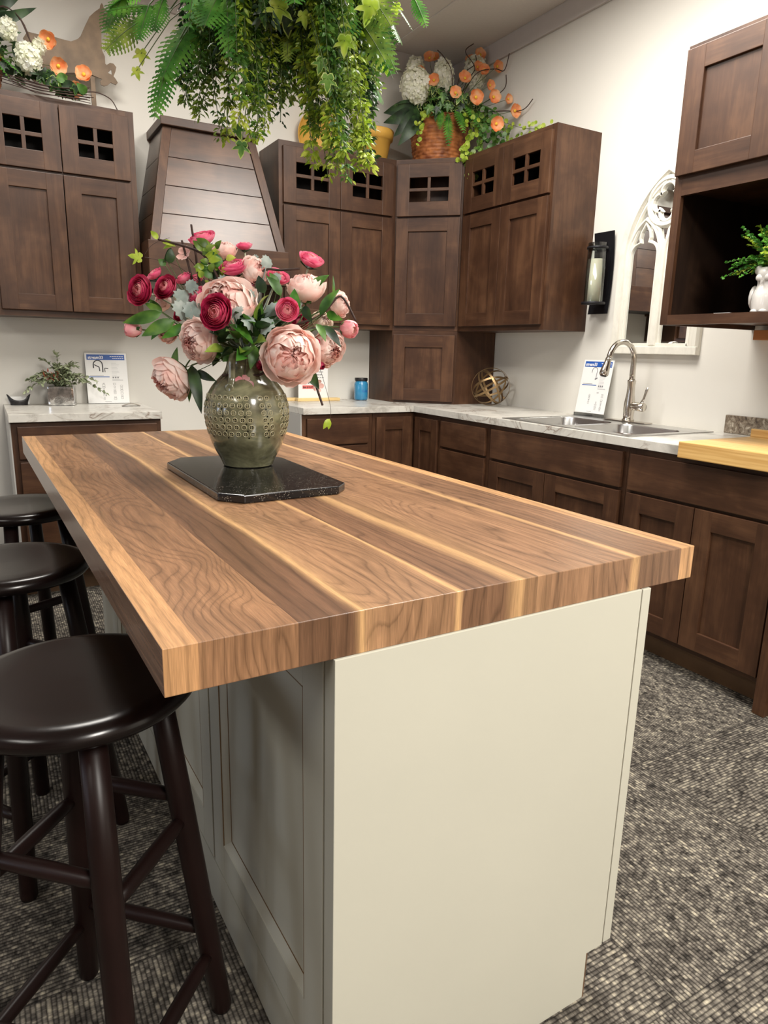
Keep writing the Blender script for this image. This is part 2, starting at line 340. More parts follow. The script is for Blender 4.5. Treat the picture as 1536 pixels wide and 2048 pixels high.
def wicker():
    t = NT('woven_wicker'); tc = t.obj(); 
    br = t.n('ShaderNodeTexNoise'); t.l(tc, br.inputs['Vector']); br.inputs['Scale'].default_value = 22
    t.set(t.ramp(br.outputs[0], [(0.3, srgb(120, 62, 28)), (0.7, srgb(196, 122, 66))]), 0.55); return t.m
M['wicker'] = wicker()
M['owl'] = plain('white_ceramic', srgb(205, 202, 198), 0.2, 0.05, 30, Coat_Weight=0.5)
M['bluejar'] = plain('blue_wax', srgb(44, 128, 172), 0.25, 0.15, 14, Coat_Weight=0.8, Coat_Roughness=0.05)
M['blackplastic'] = plain('black_plastic', (0.012, 0.011, 0.012, 1), 0.35)
def foliage(name, cols, rough=0.42, trans=0.25, nscale=22):
    t = NT(name); n = t.noise(t.obj(rand=True), nscale, 2)
    c = t.ramp(n, [(0.32, cols[0]), (0.5, cols[1]), (0.68, cols[2])]); t.set(c, rough)
    tr = t.n('ShaderNodeBsdfTranslucent'); t.l(c, tr.inputs[0]); mx = t.n('ShaderNodeMixShader'); mx.inputs[0].default_value = trans
    out = t.t.nodes['Material Output']; t.l(t.b.outputs[0], mx.inputs[1]); t.l(tr.outputs[0], mx.inputs[2]); t.l(mx.outputs[0], out.inputs[0]); return t.m
G = {}
G['dark'] = foliage('dark_green_leaf', [srgb(22, 40, 22), srgb(36, 62, 32), srgb(58, 88, 44)])
G['mid'] = foliage('green_leaf', [srgb(46, 84, 32), srgb(78, 122, 48), srgb(112, 152, 64)])
G['lime'] = foliage('yellow_green_leaf', [srgb(124, 156, 40), srgb(168, 194, 62), srgb(210, 222, 104)], trans=0.35)
G['fern'] = foliage('fern_green', [srgb(44, 96, 34), srgb(72, 134, 46), srgb(110, 168, 66)], trans=0.3)
G['moss'] = foliage('olive_small_leaf', [srgb(64, 92, 28), srgb(108, 138, 48), srgb(160, 180, 76)], trans=0.3)
G['silver'] = foliage('dusty_silver_leaf', [srgb(118, 134, 128), srgb(150, 164, 158), srgb(186, 196, 190)], 0.7, 0.15)
G['sage'] = foliage('sage_leaf', [srgb(104, 116, 84), srgb(140, 150, 116), srgb(176, 182, 150)], 0.6, 0.15)
G['edge'] = foliage('pale_leaf_margin', [srgb(150, 176, 80), srgb(176, 198, 104), srgb(204, 216, 140)], trans=0.35)
G['twig'] = plain('brown_twig', srgb(58, 38, 30), 0.7, 0.3, 40)
G['stem'] = plain('green_stem', srgb(86, 104, 60), 0.6)
G['palestem'] = plain('pale_stem', srgb(176, 186, 160), 0.6)
def petal_mat(name, a, b, c, trans=0.3, nscale=30):
    return foliage(name, [a, b, c], 0.6, trans, nscale)
PT = {}
PT['peony'] = petal_mat('blush_peony_petal', srgb(255, 216, 206), srgb(255, 230, 222), srgb(255, 242, 236), 0.32)
PT['peony2'] = petal_mat('pink_peony_petal', srgb(255, 200, 192), srgb(255, 216, 208), srgb(255, 232, 226), 0.32)
PT['deep'] = petal_mat('crimson_ranunculus_petal', srgb(158, 26, 66), srgb(192, 44, 88), srgb(214, 88, 120), 0.25)
PT['deepin'] = petal_mat('rose_inner_petal', srgb(220, 112, 128), srgb(234, 150, 156), srgb(240, 172, 170), 0.25)
PT['mid'] = petal_mat('rose_pink_petal', srgb(222, 82, 128), srgb(238, 116, 152), srgb(246, 162, 184), 0.35)
PT['midin'] = petal_mat('pink_inner_petal', srgb(240, 144, 160), srgb(248, 178, 186), srgb(252, 208, 208), 0.35)
PT['cream'] = petal_mat('cream_petal', srgb(242, 224, 206), srgb(250, 234, 220), srgb(253, 243, 232), 0.4)
PT['orange'] = petal_mat('coral_poppy_petal', srgb(252, 158, 98), srgb(254, 188, 132), srgb(255, 216, 172), 0.4)
PT['yellow'] = plain('yellow_stamens', srgb(230, 190, 60), 0.7)
PT['whitef'] = petal_mat('white_hydrangea_petal', srgb(238, 240, 214), srgb(248, 248, 232), srgb(254, 254, 246), 0.35)
# ================================================================== the room
XL, YF, ZC = -7.0, -7.5, 3.105
struct(MB().box(XL-.1, .1, YF-.1, .1, -.1, 0).build('floor', M['carpet']))
struct(MB().box(XL-.1, .1, YF-.1, .1, ZC, ZC+.1).build('ceiling', M['ceil']))
struct(MB().box(XL-.1, 0, 0, .1, 0, ZC).build('wall_back', M['wall']))
struct(MB().box(0, .1, YF-.1, .1, 0, ZC).build('wall_right', M['wall']))
struct(MB().box(XL-.1, XL, YF, 0, 0, ZC).build('wall_left', M['wall_far']))
struct(MB().box(XL-.1, 0, YF-.1, YF, 0, ZC).build('wall_front', M['wall_far']))
struct(MB().cbox(XL, -.018, -.018, 0, 2.995, ZC, .004).build('trim_1', M['band']))
struct(MB().cbox(-.018, 0, YF, 0, 2.995, ZC, .004).build('trim_2', M['band']))
struct(MB().cbox(-.525, -.475, YF, -.02, ZC-.006, ZC, .002).build('trim_3', M['ceil']))
struct(MB().cbox(-1.745, -1.695, YF, -.02, ZC-.006, ZC, .002).build('trim_4', M['ceil']))

# ================================================================== cabinets
DT = .019
def door_mb(x0, x1, z0, z1, st=.077, rl=.077, y=0.0, t=DT):
    b = MB(); c = .0022
    b.cbox(x0, x0+st, y-t, y, z0, z1, c, 0); b.cbox(x1-st, x1, y-t, y, z0, z1, c, 0)
    b.cbox(x0+st-.002, x1-st+.002, y-t+.0005, y, z1-rl, z1, c, 1); b.cbox(x0+st-.002, x1-st+.002, y-t+.0005, y, z0, z0+rl, c, 1)
    return b
def door_obj(x0, x1, z0, z1, st=.077, rl=.077, y=0.0, t=DT, parent=None, f=None):
    b = door_mb(x0, x1, z0, z1, st, rl, y, t); p = MB().box(x0+st-.0005, x1-st+.0005, y-t+.0105, y-.002, z0+rl-.0005, z1-rl+.0005, 0)
    if f: b.v = [f(*q) for q in b.v]; p.v = [f(*q) for q in p.v]
    o = b.build('door', WM, parent); p.build('panel', M['wood'], o); return o
def lite_mb(x0, x1, z0, z1, st=.078, y=0.0, t=DT):
    b = MB(); c = .0022; h = z1-z0; rz0 = z0+h*.275; rz1 = z1-h*.265
    b.cbox(x0, x0+st, y-t, y, z0, z1, c, 0); b.cbox(x1-st, x1, y-t, y, z0, z1, c, 0)
    b.cbox(x0+st-.002, x1-st+.002, y-t+.0005, y, rz1, z1, c, 1); b.cbox(x0+st-.002, x1-st+.002, y-t+.0005, y, z0, rz0, c, 1)
    xm = (x0+x1)/2; zm = (rz0+rz1)/2
    b.cbox(xm-.009, xm+.009, y-t+.001, y-.003, rz0, rz1, .0015, 0); b.cbox(x0+st, x1-st, y-t+.0015, y-.003, zm-.009, zm+.009, .0015, 1)
    return b
WM = [M['wood'], M['woodh']]
def add_fronts(r, fronts):
    for f in fronts:
        k, x0, x1, z0, z1 = f[:5]
        if k == 'door': door_obj(x0, x1, z0, z1, parent=r)
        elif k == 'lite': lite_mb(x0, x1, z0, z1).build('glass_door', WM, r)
        elif k == 'drawer': MB().cbox(x0, x1, -DT, 0, z0, z1, .003).build('drawer', M['woodh'], r)
        elif k == 'false': MB().cbox(x0, x1, -DT, 0, z0, z1, .003).build('false_drawer_front', M['woodh'], r)
def cabinet(name, label, cat, group, loc, rz, w, d, z0, z1, fronts, rails=(), toe=False, side=None, stile=.038):
    r = root(name, loc, label, cat, group, rz); T = .016
    b = MB()
    b.box(0, T, .019, d, z0, z1); b.box(w-T, w, .019, d, z0, z1)
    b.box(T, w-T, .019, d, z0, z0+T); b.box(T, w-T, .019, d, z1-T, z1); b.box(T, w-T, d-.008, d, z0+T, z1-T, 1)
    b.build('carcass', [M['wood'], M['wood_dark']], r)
    f = MB()
    f.box(0, stile, 0, .019, z0, z1); f.box(w-stile, w, 0, .019, z0, z1)
    f.box(stile, w-stile, .0002, .019, z0, z0+.038, 1); f.box(stile, w-stile, .0002, .019, z1-.038, z1, 1)
    for a, b2 in rails: f.box(stile, w-stile, .0002, .019, a, b2, 1)
    f.build('face_frame', WM, r)
    if toe: MB().box(0.0, w, .064, .08, 0, z0).build('toe_kick', M['toekick'], r)
    if side: MB().box(-.006, 0, 0.001, d, 0, z1).build('side_panel', side, r)
    add_fronts(r, fronts); return r
ZB, ZT = 1.3724, 2.3836
G_UP = 'stained wall cabinets'; G_LO = 'stained base cabinets'
lo0, lo1, gl0, gl1 = 1.401, 2.044, 2.056, 2.355
RB = [(gl0-.03, gl0+.02)]
cabinet('wall_cabinet', 'brown stained wall cabinet left of the range hood under the horse silhouette', 'cabinet', G_UP, (-2.8583, -.3105, 0), 0, .6978, .3105, ZB, ZT,
    [('door', .030, .347, lo0, lo1), ('door', .351, .668, lo0, lo1), ('lite', .030, .347, gl0, gl1), ('lite', .351, .668, gl0, gl1)], RB)
cabinet('wall_cabinet', 'brown stained wall cabinet between the range hood and the corner cabinet', 'cabinet', G_UP, (-1.3816, -.3105, 0), 0, .7716, .3105, ZB, ZT,
    [('door', .0226, .3826, lo0, lo1), ('door', .3846, .7446, lo0, lo1), ('lite', .0226, .3826, gl0, gl1), ('lite', .3846, .7446, gl0, gl1)], RB)
cabinet('wall_cabinet', 'brown stained wall cabinet on the right wall beside the candle sconce', 'cabinet', G_UP, (-.3105, -.61, 0), -PI/2, .7837, .3105, ZB, ZT,
    [('door', .030, .388, lo0, lo1), ('door', .392, .766, lo0, lo1), ('lite', .030, .388, gl0, gl1), ('lite', .392, .766, gl0, gl1)], RB)
# diagonal corner cabinets
def diag(name, label, z0, z1, fronts):
    r = root(name, (-.61, -.3105, 0), label, 'cabinet', None, -PI/4); q = math.sqrt(.5)
    def L(x, y): dx, dy = x+.61, y+.3105; return (dx*q - dy*q, dx*q + dy*q)
    P = [L(-.61, -.3105), L(-.3105, -.61), L(-.004, -.61), L(-.004, -.004), L(-.61, -.004)]
    w = P[1][0]; T = .016; b = MB()
    b.prism(P, z0, z0+T); b.prism(P, z1-T, z1)
    for a, c in ((P[1], P[2]), (P[4], P[0])):
        n = Vector((-(c[1]-a[1]), c[0]-a[0])).normalized()*T
        b.prism([a, c, (c[0]+n.x, c[1]+n.y), (a[0]+n.x, a[1]+n.y)], z0+T, z1-T)
    b.build('carcass', M['wood'], r)
    f = MB(); f.box(0, .022, -.001, .018, z0, z1); f.box(w-.022, w, -.001, .018, z0, z1); f.box(.022, w-.022, -.0008, .018, z0, z0+.03, 1); f.box(.022, w-.022, -.0008, .018, z1-.03, z1, 1)
    if len(fronts) > 1: f.box(.022, w-.022, -.0008, .018, gl0-.03, gl0+.02, 1)
    f.box(.03, w-.03, .19, .195, z0+.02, z1-.02, 0)
    f.build('face_frame', WM, r)
    for k, z_0, z_1 in fronts:
        if k == 'lite': lite_mb(.012, w-.012, z_0, z_1, y=-.001).build('glass_door', WM, r)
        else: door_obj(.012, w-.012, z_0, z_1, y=-.001, parent=r)
    return r
diag('corner_wall_cabinet', 'diagonal brown corner wall cabinet carrying the wicker flower basket', ZB+.001, ZT, [('door', lo0, lo1), ('lite', gl0, gl1)])
diag('corner_counter_cabinet', 'small diagonal brown cabinet standing on the countertop in the corner', .9145, ZB, [('door', .93, 1.347)])
# base cabinets
FP = .61
BT = (.102, .876)
cabinet('base_cabinet', 'brown base cabinet at far left under the marbled top with the silver planter', 'cabinet', G_LO, (-2.852, -FP, 0), 0, .6875, FP, *BT,
    [('drawer', .026, .665, .70, .855), ('drawer', .026, .665, .42, .686), ('drawer', .026, .665, .125, .406)], [(.68, .71), (.40, .43)], True, M['melamine'])
cabinet('base_cabinet', 'brown drawer base cabinet behind the island, left end of the L-shaped run', 'cabinet', G_LO, (-1.3756, -FP, 0), 0, .461, FP, *BT,
    [('drawer', .027, .430, .695, .85), ('drawer', .027, .430, .42, .686), ('drawer', .027, .430, .125, .406)], [(.68, .71), (.40, .43)], True, M['melamine'])
r = root('corner_base_cabinet', (-.905, -FP, 0), 'brown inside-corner base cabinet with two narrow panelled doors', 'cabinet', G_LO, 0, True)
b = MB(); b.prism([(-.912, -.002), (-.912, -.61), (-.61, -.61), (-.61, -.903), (-.002, -.903), (-.002, -.002)], *BT); b.build('carcass', M['wood'], r)
b = MB(); b.prism([(-.912, -.002), (-.912, -.546), (-.546, -.546), (-.546, -.903), (-.002, -.903), (-.002, -.002)], 0, .1015); b.build('toe_kick', M['toekick'], r)
door_obj(-.891, -.645, .125, .848, .062, .077, -.6105, parent=r)
door_obj(0, .246, .125, .848, .062, .077, 0, parent=r, f=lambda x_, y_, z_: (-.6105+y_, -.643-x_, z_))
cabinet('base_cabinet', 'brown drawer base cabinet on the right wall nearest the corner', 'cabinet', G_LO, (-FP, -.905, 0), -PI/2, .468, FP-.002, *BT,
    [('drawer', .024, .445, .70, .85), ('drawer', .024, .445, .42, .686), ('drawer', .024, .445, .125, .406)], [(.68, .71), (.40, .43)], True)
cabinet('base_cabinet', 'wide brown base cabinet under the sink with a false drawer front', 'cabinet', G_LO, (-FP, -1.375, 0), -PI/2, .93, FP-.002, *BT,
    [('false', .023, .910, .698, .852), ('door', .023, .451, .125, .684), ('door', .455, .910, .125, .684)], [(.68, .71)], True)
cabinet('base_cabinet', 'brown base cabinet under the bamboo board with one wide drawer over two doors', 'cabinet', G_LO, (-FP, -2.3065, 0), -PI/2, .693, FP-.002, *BT,
    [('drawer', .020, .68, .697, .85), ('door', .020, .347, .125, .685), ('door', .351, .68, .125, .685)], [(.68, .71)], True)
tag(MB().cbox(-.645, -.002, -3.045, -3.0005, 0, .875, .002).build('end_panel', M['wood']), 'brown upright end panel reaching the carpet right of the last base cabinet', 'panel')
cabinet('base_cabinet', 'brown base cabinet at the right edge beyond the upright end panel', 'cabinet', G_LO, (-FP, -3.047, 0), -PI/2, .6, FP-.002, *BT,
    [('drawer', .020, .58, .697, .85), ('door', .020, .298, .125, .685), ('door', .302, .58, .125, .685)], [(.68, .71)], True)
# deep cabinet with open niche
r = root('microwave_cabinet', (-.6, -2.378, 0), 'deep brown wall cabinet at right with two doors over an open niche', 'cabinet', G_UP, -PI/2)
z0, z1, w_, T = 1.368, 2.346, .762, .016; zn0, zn1 = 1.405, 1.837
b = MB(); b.box(0, T, .019, .598, z0, z1); b.box(w_-T, w_, .019, .598, z0, z1); b.box(T, w_-T, .019, .598, z0+.018, zn0); b.box(T, w_-T, .019, .598, zn1+.02, zn1+.036); b.box(T, w_-T, .019, .598, z1-T, z1); b.box(T, w_-T, .58, .59, z0+.02, z1-T); b.build('carcass', M['wood'], r)
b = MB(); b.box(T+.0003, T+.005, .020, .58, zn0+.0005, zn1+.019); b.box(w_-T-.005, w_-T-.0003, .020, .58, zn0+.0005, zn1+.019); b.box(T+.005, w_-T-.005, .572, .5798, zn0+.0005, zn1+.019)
b.build('niche_shade_sheets', M['wood_in'], r)  # thin added sheets that carry the niche's painted shade
b = MB(); b.cbox(0, .033, 0, .019, z0, z1, .001, 0); b.cbox(w_-.033, w_, 0, .019, z0, z1, .001, 0); b.box(.033, w_-.033, .0004, .019, z0, zn0, 1); b.box(.033, w_-.033, .0004, .019, zn1, 1.93, 1); b.box(.033, w_-.033, .0004, .019, z1-.04, z1, 1)
b.build('face_frame', WM, r)
add_fronts(r, [('door', .009, .379, 1.905, 2.328), ('door', .383, .753, 1.905, 2.328)])
MB().cbox(.05, .25, .54, .597, 1.325, 1.366, .002).build('mounting_cleat', M['orangewood'], r)

# ------------------------------------------------------------------ countertops
def slab_cells(xs, ys, keep, z0, z1):
    b = MB()
    bm = bmesh.new(); V = {}
    def v(i, j, z):
        k = (i, j, z)
        if k not in V: V[k] = bm.verts.new((xs[i], ys[j], z))
        return V[k]
    K = {(i, j) for i in range(len(xs)-1) for j in range(len(ys)-1) if keep((xs[i]+xs[i+1])/2, (ys[j]+ys[j+1])/2)}
    for i, j in K:
        bm.faces.new([v(i, j, z1), v(i+1, j, z1), v(i+1, j+1, z1), v(i, j+1, z1)]); bm.faces.new([v(i, j+1, z0), v(i+1, j+1, z0), v(i+1, j, z0), v(i, j, z0)])
        if (i-1, j) not in K: bm.faces.new([v(i, j, z0), v(i, j, z1), v(i, j+1, z1), v(i, j+1, z0)])
        if (i+1, j) not in K: bm.faces.new([v(i+1, j, z0), v(i+1, j+1, z0), v(i+1, j+1, z1), v(i+1, j, z1)])
        if (i, j-1) not in K: bm.faces.new([v(i, j, z0), v(i+1, j, z0), v(i+1, j, z1), v(i, j, z1)])
        if (i, j+1) not in K: bm.faces.new([v(i, j+1, z0), v(i, j+1, z1), v(i+1, j+1, z1), v(i+1, j+1, z0)])
    return b.frombm(bm)
Z0, Z1 = .8765, .914
sk = lambda x, y: (x > -.635 or y > -.635) and not (-.59 < x < -.185 and -2.275 < y < -1.505)
slab_o = slab_cells([-1.3756, -.635, -.59, -.185, 0], [-3.65, -2.275, -1.505, -.635, 0], sk, Z0, Z1).build('countertop', M['lam'], bevel=.0015)
tag(slab_o, 'L-shaped grey marbled laminate countertop holding the sink and bamboo board', 'countertop', 'marbled laminate countertops')
tag(slab_cells([-2.8583, -2.1605], [-.635, 0], lambda x, y: True, Z0, Z1).build('countertop', M['lam'], bevel=.0015), 'short grey marbled laminate countertop at far left under the silver planter', 'countertop', 'marbled laminate countertops')

# ------------------------------------------------------------------ sink and faucet
r = root('kitchen_sink', (-.34, -1.89, .914), 'double bowl stainless steel sink set in the marbled countertop', 'sink', world=True)
def bowl(y0, y1, x0=-.575, x1=-.20, zt=.9185, dep=.18):
    bm = bmesh.new(); N = 6
    def ring(ins, z, rad):
        pts = []
        for cx, cy, a0 in ((x1-ins-rad, y1-ins-rad, 0), (x0+ins+rad, y1-ins-rad, PI/2), (x0+ins+rad, y0+ins+rad, PI), (x1-ins-rad, y0+ins+rad, 1.5*PI)):
            for k in range(N+1): a = a0+PI/2*k/N; pts.append(bm.verts.new((cx+rad*math.cos(a), cy+rad*math.sin(a), z)))
        return pts
    R = [ring(0, zt, .06), ring(.004, zt-.006, .06), ring(.008, zt-dep+.03, .06), ring(.018, zt-dep+.008, .05), ring(.04, zt-dep, .04)]
    for a, c in zip(R, R[1:]):
        n = len(a)
        for i in range(n): bm.faces.new([a[i], c[i], c[(i+1) % n], a[(i+1) % n]])
    bm.faces.new(R[-1][::1]); bmesh.ops.recalc_face_normals(bm, faces=bm.faces)
    return bm
for y0, y1 in ((-1.865, -1.52), (-2.262, -1.905)):
    bo = MB().frombm(bowl(y0, y1), smooth=True).build('bowl', M['steel'], r)
    MB().lathe([(.001, .740), (.028, .740), (.040, .7405), (.043, .7425), (.044, .740)], 24, c=(-.385, (y0+y1)/2, 0), cap0=False, cap1=False).build('drain', M['nickel'], bo)
def rim():
    b = MB(); z0, z1 = .9142, .9188
    b.cbox(-.622, -.575, -2.305, -1.475, z0, z1, .0016); b.cbox(-.20, -.062, -2.305, -1.475, z0, z1, .0016)
    b.cbox(-.58, -.195, -2.305, -2.262, z0, z1, .0016); b.cbox(-.58, -.195, -1.52, -1.475, z0, z1, .0016); b.cbox(-.58, -.195, -1.905, -1.865, z0, z1, .0016)
    for y0, y1 in ((-1.865, -1.52), (-2.262, -1.905)):     # corner webs of the rounded bowls
        for cx, cy, sx, sy in ((-.20, y1, -1, -1), (-.575, y1, 1, -1), (-.575, y0, 1, 1), (-.20, y0, -1, 1)):
            pts = [(cx, cy)] + [(cx+sx*(.06-.06*math.sin(a)), cy+sy*(.06-.06*math.cos(a))) for a in [PI/2*k/8 for k in range(9)]]
            b.prism(pts if sx*sy < 0 else pts[::-1], z0+.001, z1-.0004)
    return b
rim().build('rim', M['steel'], r)
fx, fy = -.105, -1.845
r = root('kitchen_faucet', (fx, fy, .919), 'brushed nickel gooseneck pull-down faucet behind the sink', 'faucet', world=True)
MB().cbox(fx-.03, fx+.03, fy-.13, fy+.13, .9192, .925, .003).build('deck_plate', M['nickel'], r)
MB().lathe([(.030, .925), (.030, .932), (.025, .936), (.026, .955), (.028, .985), (.026, 1.02), (.020, 1.06), (.0185, 1.10), (.021, 1.121), (.021, 1.126), (.0165, 1.129)], 28, c=(fx, fy, 0)).build('body', M['nickel'], r)
arc = [(fx, fy, 1.126), (fx, fy, 1.16), (fx, fy, 1.20)]; R_ = .088
for k in range(0, 15): a = PI*k/14*0.93; arc.append((fx-R_+R_*math.cos(a), fy, 1.225+R_*math.sin(a)))
a = PI*.93; e = Vector(arc[-1]); dn = Vector((-math.sin(a)*-1*-1, 0, math.cos(a))).normalized()
dn = (Vector(arc[-1])-Vector(arc[-2])).normalized(); arc.append(tuple(e+dn*.012))
MB().tube(arc, [.0155, .0145]+[.0135]*(len(arc)-2), 16).build('spout', M['nickel'], r)
p0 = Vector(arc[-1]); hp = [p0+dn*q for q in (0, .006, .01, .03, .06, .082, .088)]
sh = MB().tube(hp, [.0145, .0155, .0145, .0165, .0215, .0225, .018], 18).build('spray_head', M['nickel'], r)
MB().tube([hp[-1], hp[-1]+dn*.003], [.016, .014], 16).build('nozzle', M['blackplastic'], sh)
hz = 1.0
MB().tube([(fx, fy, hz), (fx, fy-.04, hz), (fx, fy-.088, hz-.002), (fx, fy-.094, hz-.002)], [.02, .0205, .0225, .018], 18).build('valve', M['nickel'], r)
MB().tube([(fx, fy-.072, hz+.015), (fx+.002, fy-.085, hz+.045), (fx+.004, fy-.094, hz+.08), (fx+.004, fy-.099, hz+.098)], [.008, .0065, .0085, .005], 12, flat=.6).build('lever', M['nickel'], r)

# ------------------------------------------------------------------ range hood
r = root('range_hood', (-1.772, 0, 1.585), 'tapered brown wooden range hood with shiplap boards', 'range hood', world=True)
def hx(z): t = (2.345-z)/(2.345-1.765); return (-2.015-.119*t, -1.529+.119*t, -.325-.135*t)     # left x, right x, front y
xl_, xr_, yf_ = hx(2.345); xb, xrb, yfb = hx(1.765); e = .006
b = MB(); vs = [(xb+e, 0, 1.765), (xrb-e, 0, 1.765), (xrb-e, yfb+e, 1.765), (xb+e, yfb+e, 1.765), (xl_+e, 0, 2.345), (xr_-e, 0, 2.345), (xr_-e, yf_+e, 2.345), (xl_+e, yf_+e, 2.345)]
b.add(vs, [(0, 1, 2, 3), (7, 6, 5, 4), (0, 4, 5, 1), (1, 5, 6, 2), (2, 6, 7, 3), (3, 7, 4, 0)]); b.build('inner_body', M['wood_dark'], r)
zs = [1.765, 1.905, 2.048, 2.192, 2.345]
for k in range(4):
    za, zb = zs[k]+.0015, zs[k+1]-.0015; A, B_ = hx(za), hx(zb); q = .042
    b = MB(); t_ = .007
    b.add([(A[0]+q, A[2], za), (A[1]-q-.004, A[2], za), (B_[1]-q-.004, B_[2], zb), (B_[0]+q, B_[2], zb), (A[0]+q, A[2]+t_, za), (A[1]-q-.004, A[2]+t_, za), (B_[1]-q-.004, B_[2]+t_, zb), (B_[0]+q, B_[2]+t_, zb)],
          [(0, 1, 2, 3), (7, 6, 5, 4), (0, 4, 5, 1), (1, 5, 6, 2), (2, 6, 7, 3), (3, 7, 4, 0)])
    b.build('front_board', M['hoodw'], r, bevel=.001)
    for sgn in (0, 1):
        xa = A[sgn]; xb2 = B_[sgn]; t2 = .007 if sgn == 0 else -.007; y1 = -.003
        b = MB(); b.add([(xa, A[2]+.03, za), (xa, y1, za), (xb2, y1, zb), (xb2, B_[2]+.03, zb), (xa+t2, A[2]+.03, za), (xa+t2, y1, za), (xb2+t2, y1, zb), (xb2+t2, B_[2]+.03, zb)],
              [(0, 1, 2, 3), (7, 6, 5, 4), (0, 4, 5, 1), (1, 5, 6, 2), (2, 6, 7, 3), (3, 7, 4, 0)]); b.build('side_board', M['hoodw'], r)
A, B_ = hx(1.765), hx(2.345)
for sg in (0, 1):
    d1 = .041 if sg == 0 else -.041; d2 = -.004 if sg == 0 else .004
    b = MB(); b.add([(A[sg]+d2, A[2]-.003, 1.765), (A[sg]+d1, A[2]-.003, 1.765), (B_[sg]+d1, B_[2]-.003, 2.345), (B_[sg]+d2, B_[2]-.003, 2.345), (A[sg]+d2, A[2]+.03, 1.765), (A[sg]+d1, A[2]+.03, 1.765), (B_[sg]+d1, B_[2]+.03, 2.345), (B_[sg]+d2, B_[2]+.03, 2.345)],
          [(0, 1, 2, 3), (7, 6, 5, 4), (0, 4, 5, 1), (1, 5, 6, 2), (2, 6, 7, 3), (3, 7, 4, 0)]); b.build('corner_trim', M['wood'], r, bevel=.0015)
MB().cbox(-2.033, -1.511, -.352, -.001, 2.345, 2.386, .003).build('cap', M['woodh'], r)
b = MB(); b.cbox(-2.153, -1.393, -.478, -.46, 1.585, 1.765, .002); b.cbox(-2.153, -2.135, -.46, -.001, 1.585, 1.765, .001); b.cbox(-1.411, -1.393, -.46, -.001, 1.585, 1.765, .001); b.box(-2.135, -1.411, -.46, -.002, 1.745, 1.765)
b.build('base_band', M['woodh'], r)
MB().cbox(-2.13, -1.416, -.455, -.004, 1.60, 1.62, .002).build('vent_insert', M['blackmetal'], r)

# ------------------------------------------------------------------ island
IO = (-2.8016, -3.5433, 0); IR = .0194
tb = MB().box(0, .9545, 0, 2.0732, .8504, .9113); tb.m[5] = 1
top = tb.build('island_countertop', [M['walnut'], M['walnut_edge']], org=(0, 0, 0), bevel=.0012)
top.location = IO; top.rotation_euler = (0, 0, IR); tag(top, 'large walnut butcher block island countertop with pale sapwood streaks', 'countertop')
r = root('kitchen_island', IO, 'cream painted kitchen island cabinet with a plain end panel and brown glazed seams', 'island', None, IR)
MB().box(.238, .8185, .028, 1.97, .11, .8502).build('carcass', M['cream'], r)
MB().box(.238, .7745, .03, 1.97, 0, .11).build('plinth', M['cream'], r)
MB().prism([(.2176, 0), (.7745, 0), (.7745, .105), (.817, .105), (.817, .8502), (.2176, .8502)], -.0035, .0265, 'y').build('end_panel', M['cream'], r, bevel=.001)
MB().box(.7745, .7775, -.0035, .0265, 0, .1045).build('raw_edge', M['toekick'], r)
for y0, y1 in ((-.0035, .66), (.664, 1.31), (1.314, 1.97)):
    MB().cbox(.8195, .841, y0, y1, .108, .8495, .0015).build('door', M['cream'], r)
MB().box(.2176, .238, .03, 1.97, 0, .118).build('skirt', M['cream'], r)
b = MB()
ys = [.032, .578, .588, 1.12, 1.13, 1.66]
for i in range(0, 6, 2):
    y0, y1 = ys[i], ys[i+1]; z0_, z1_ = .122, .848; x0, x1 = .2176, .2378; s_ = .068; d = MB(); c = .0015
    d.cbox(x0, x1, y0, y0+s_, z0_, z1_, c); d.cbox(x0, x1, y1-s_, y1, z0_, z1_, c); d.cbox(x0, x1, y0+s_, y1-s_, z0_, z0_+.085, c); d.cbox(x0, x1, y0+s_, y1-s_, z1_-.08, z1_, c)
    a0, a1, c0, c1 = y0+s_, y1-s_, z0_+.085, z1_-.08
    # applied moulding: a sloped rim falling to the flat panel
    m = .018; X0, X1 = x0+.002, x0+.013
    vs = [(X0, a0, c0), (X0, a1, c0), (X0, a1, c1), (X0, a0, c1), (X1, a0+m, c0+m), (X1, a1-m, c0+m), (X1, a1-m, c1-m), (X1, a0+m, c1-m)]
    d.add(vs, [(0, 4, 5, 1), (1, 5, 6, 2), (2, 6, 7, 3), (3, 7, 4, 0), (4, 7, 6, 5)])
    g_ = .0016
    for yy0, yy1, zz0, zz1 in ((a0+m-g_, a0+m, c0+m, c1-m), (a1-m, a1-m+g_, c0+m, c1-m), (a0+m, a1-m, c0+m-g_, c0+m), (a0+m, a1-m, c1-m, c1-m+g_)):
        d.box(X1-.0012, X1+.002, yy0, yy1, zz0, zz1, 1)
    for yy0, yy1, zz0, zz1 in ((a0-g_, a0, c0, c1), (a1, a1+g_, c0, c1)): d.box(x0-.0002, x0+.003, yy0, yy1, zz0, zz1, 1)
    d.build('panel_door', [M['cream'], M['glaze']], r)
MB().box(.2176, .238, 1.67, 1.97, .122, .848).build('filler_panel', M['cream'], r)
MB().box(.230, .2379, .0266, .0318, .12, .85).build('seam', M['glaze'], r); MB().box(.230, .2379, .5785, .5875, .12, .85).build('seam', M['glaze'], r)
MB().box(.8172, .8193, .0, .03, .106, .85).build('seam', M['glaze'], r)

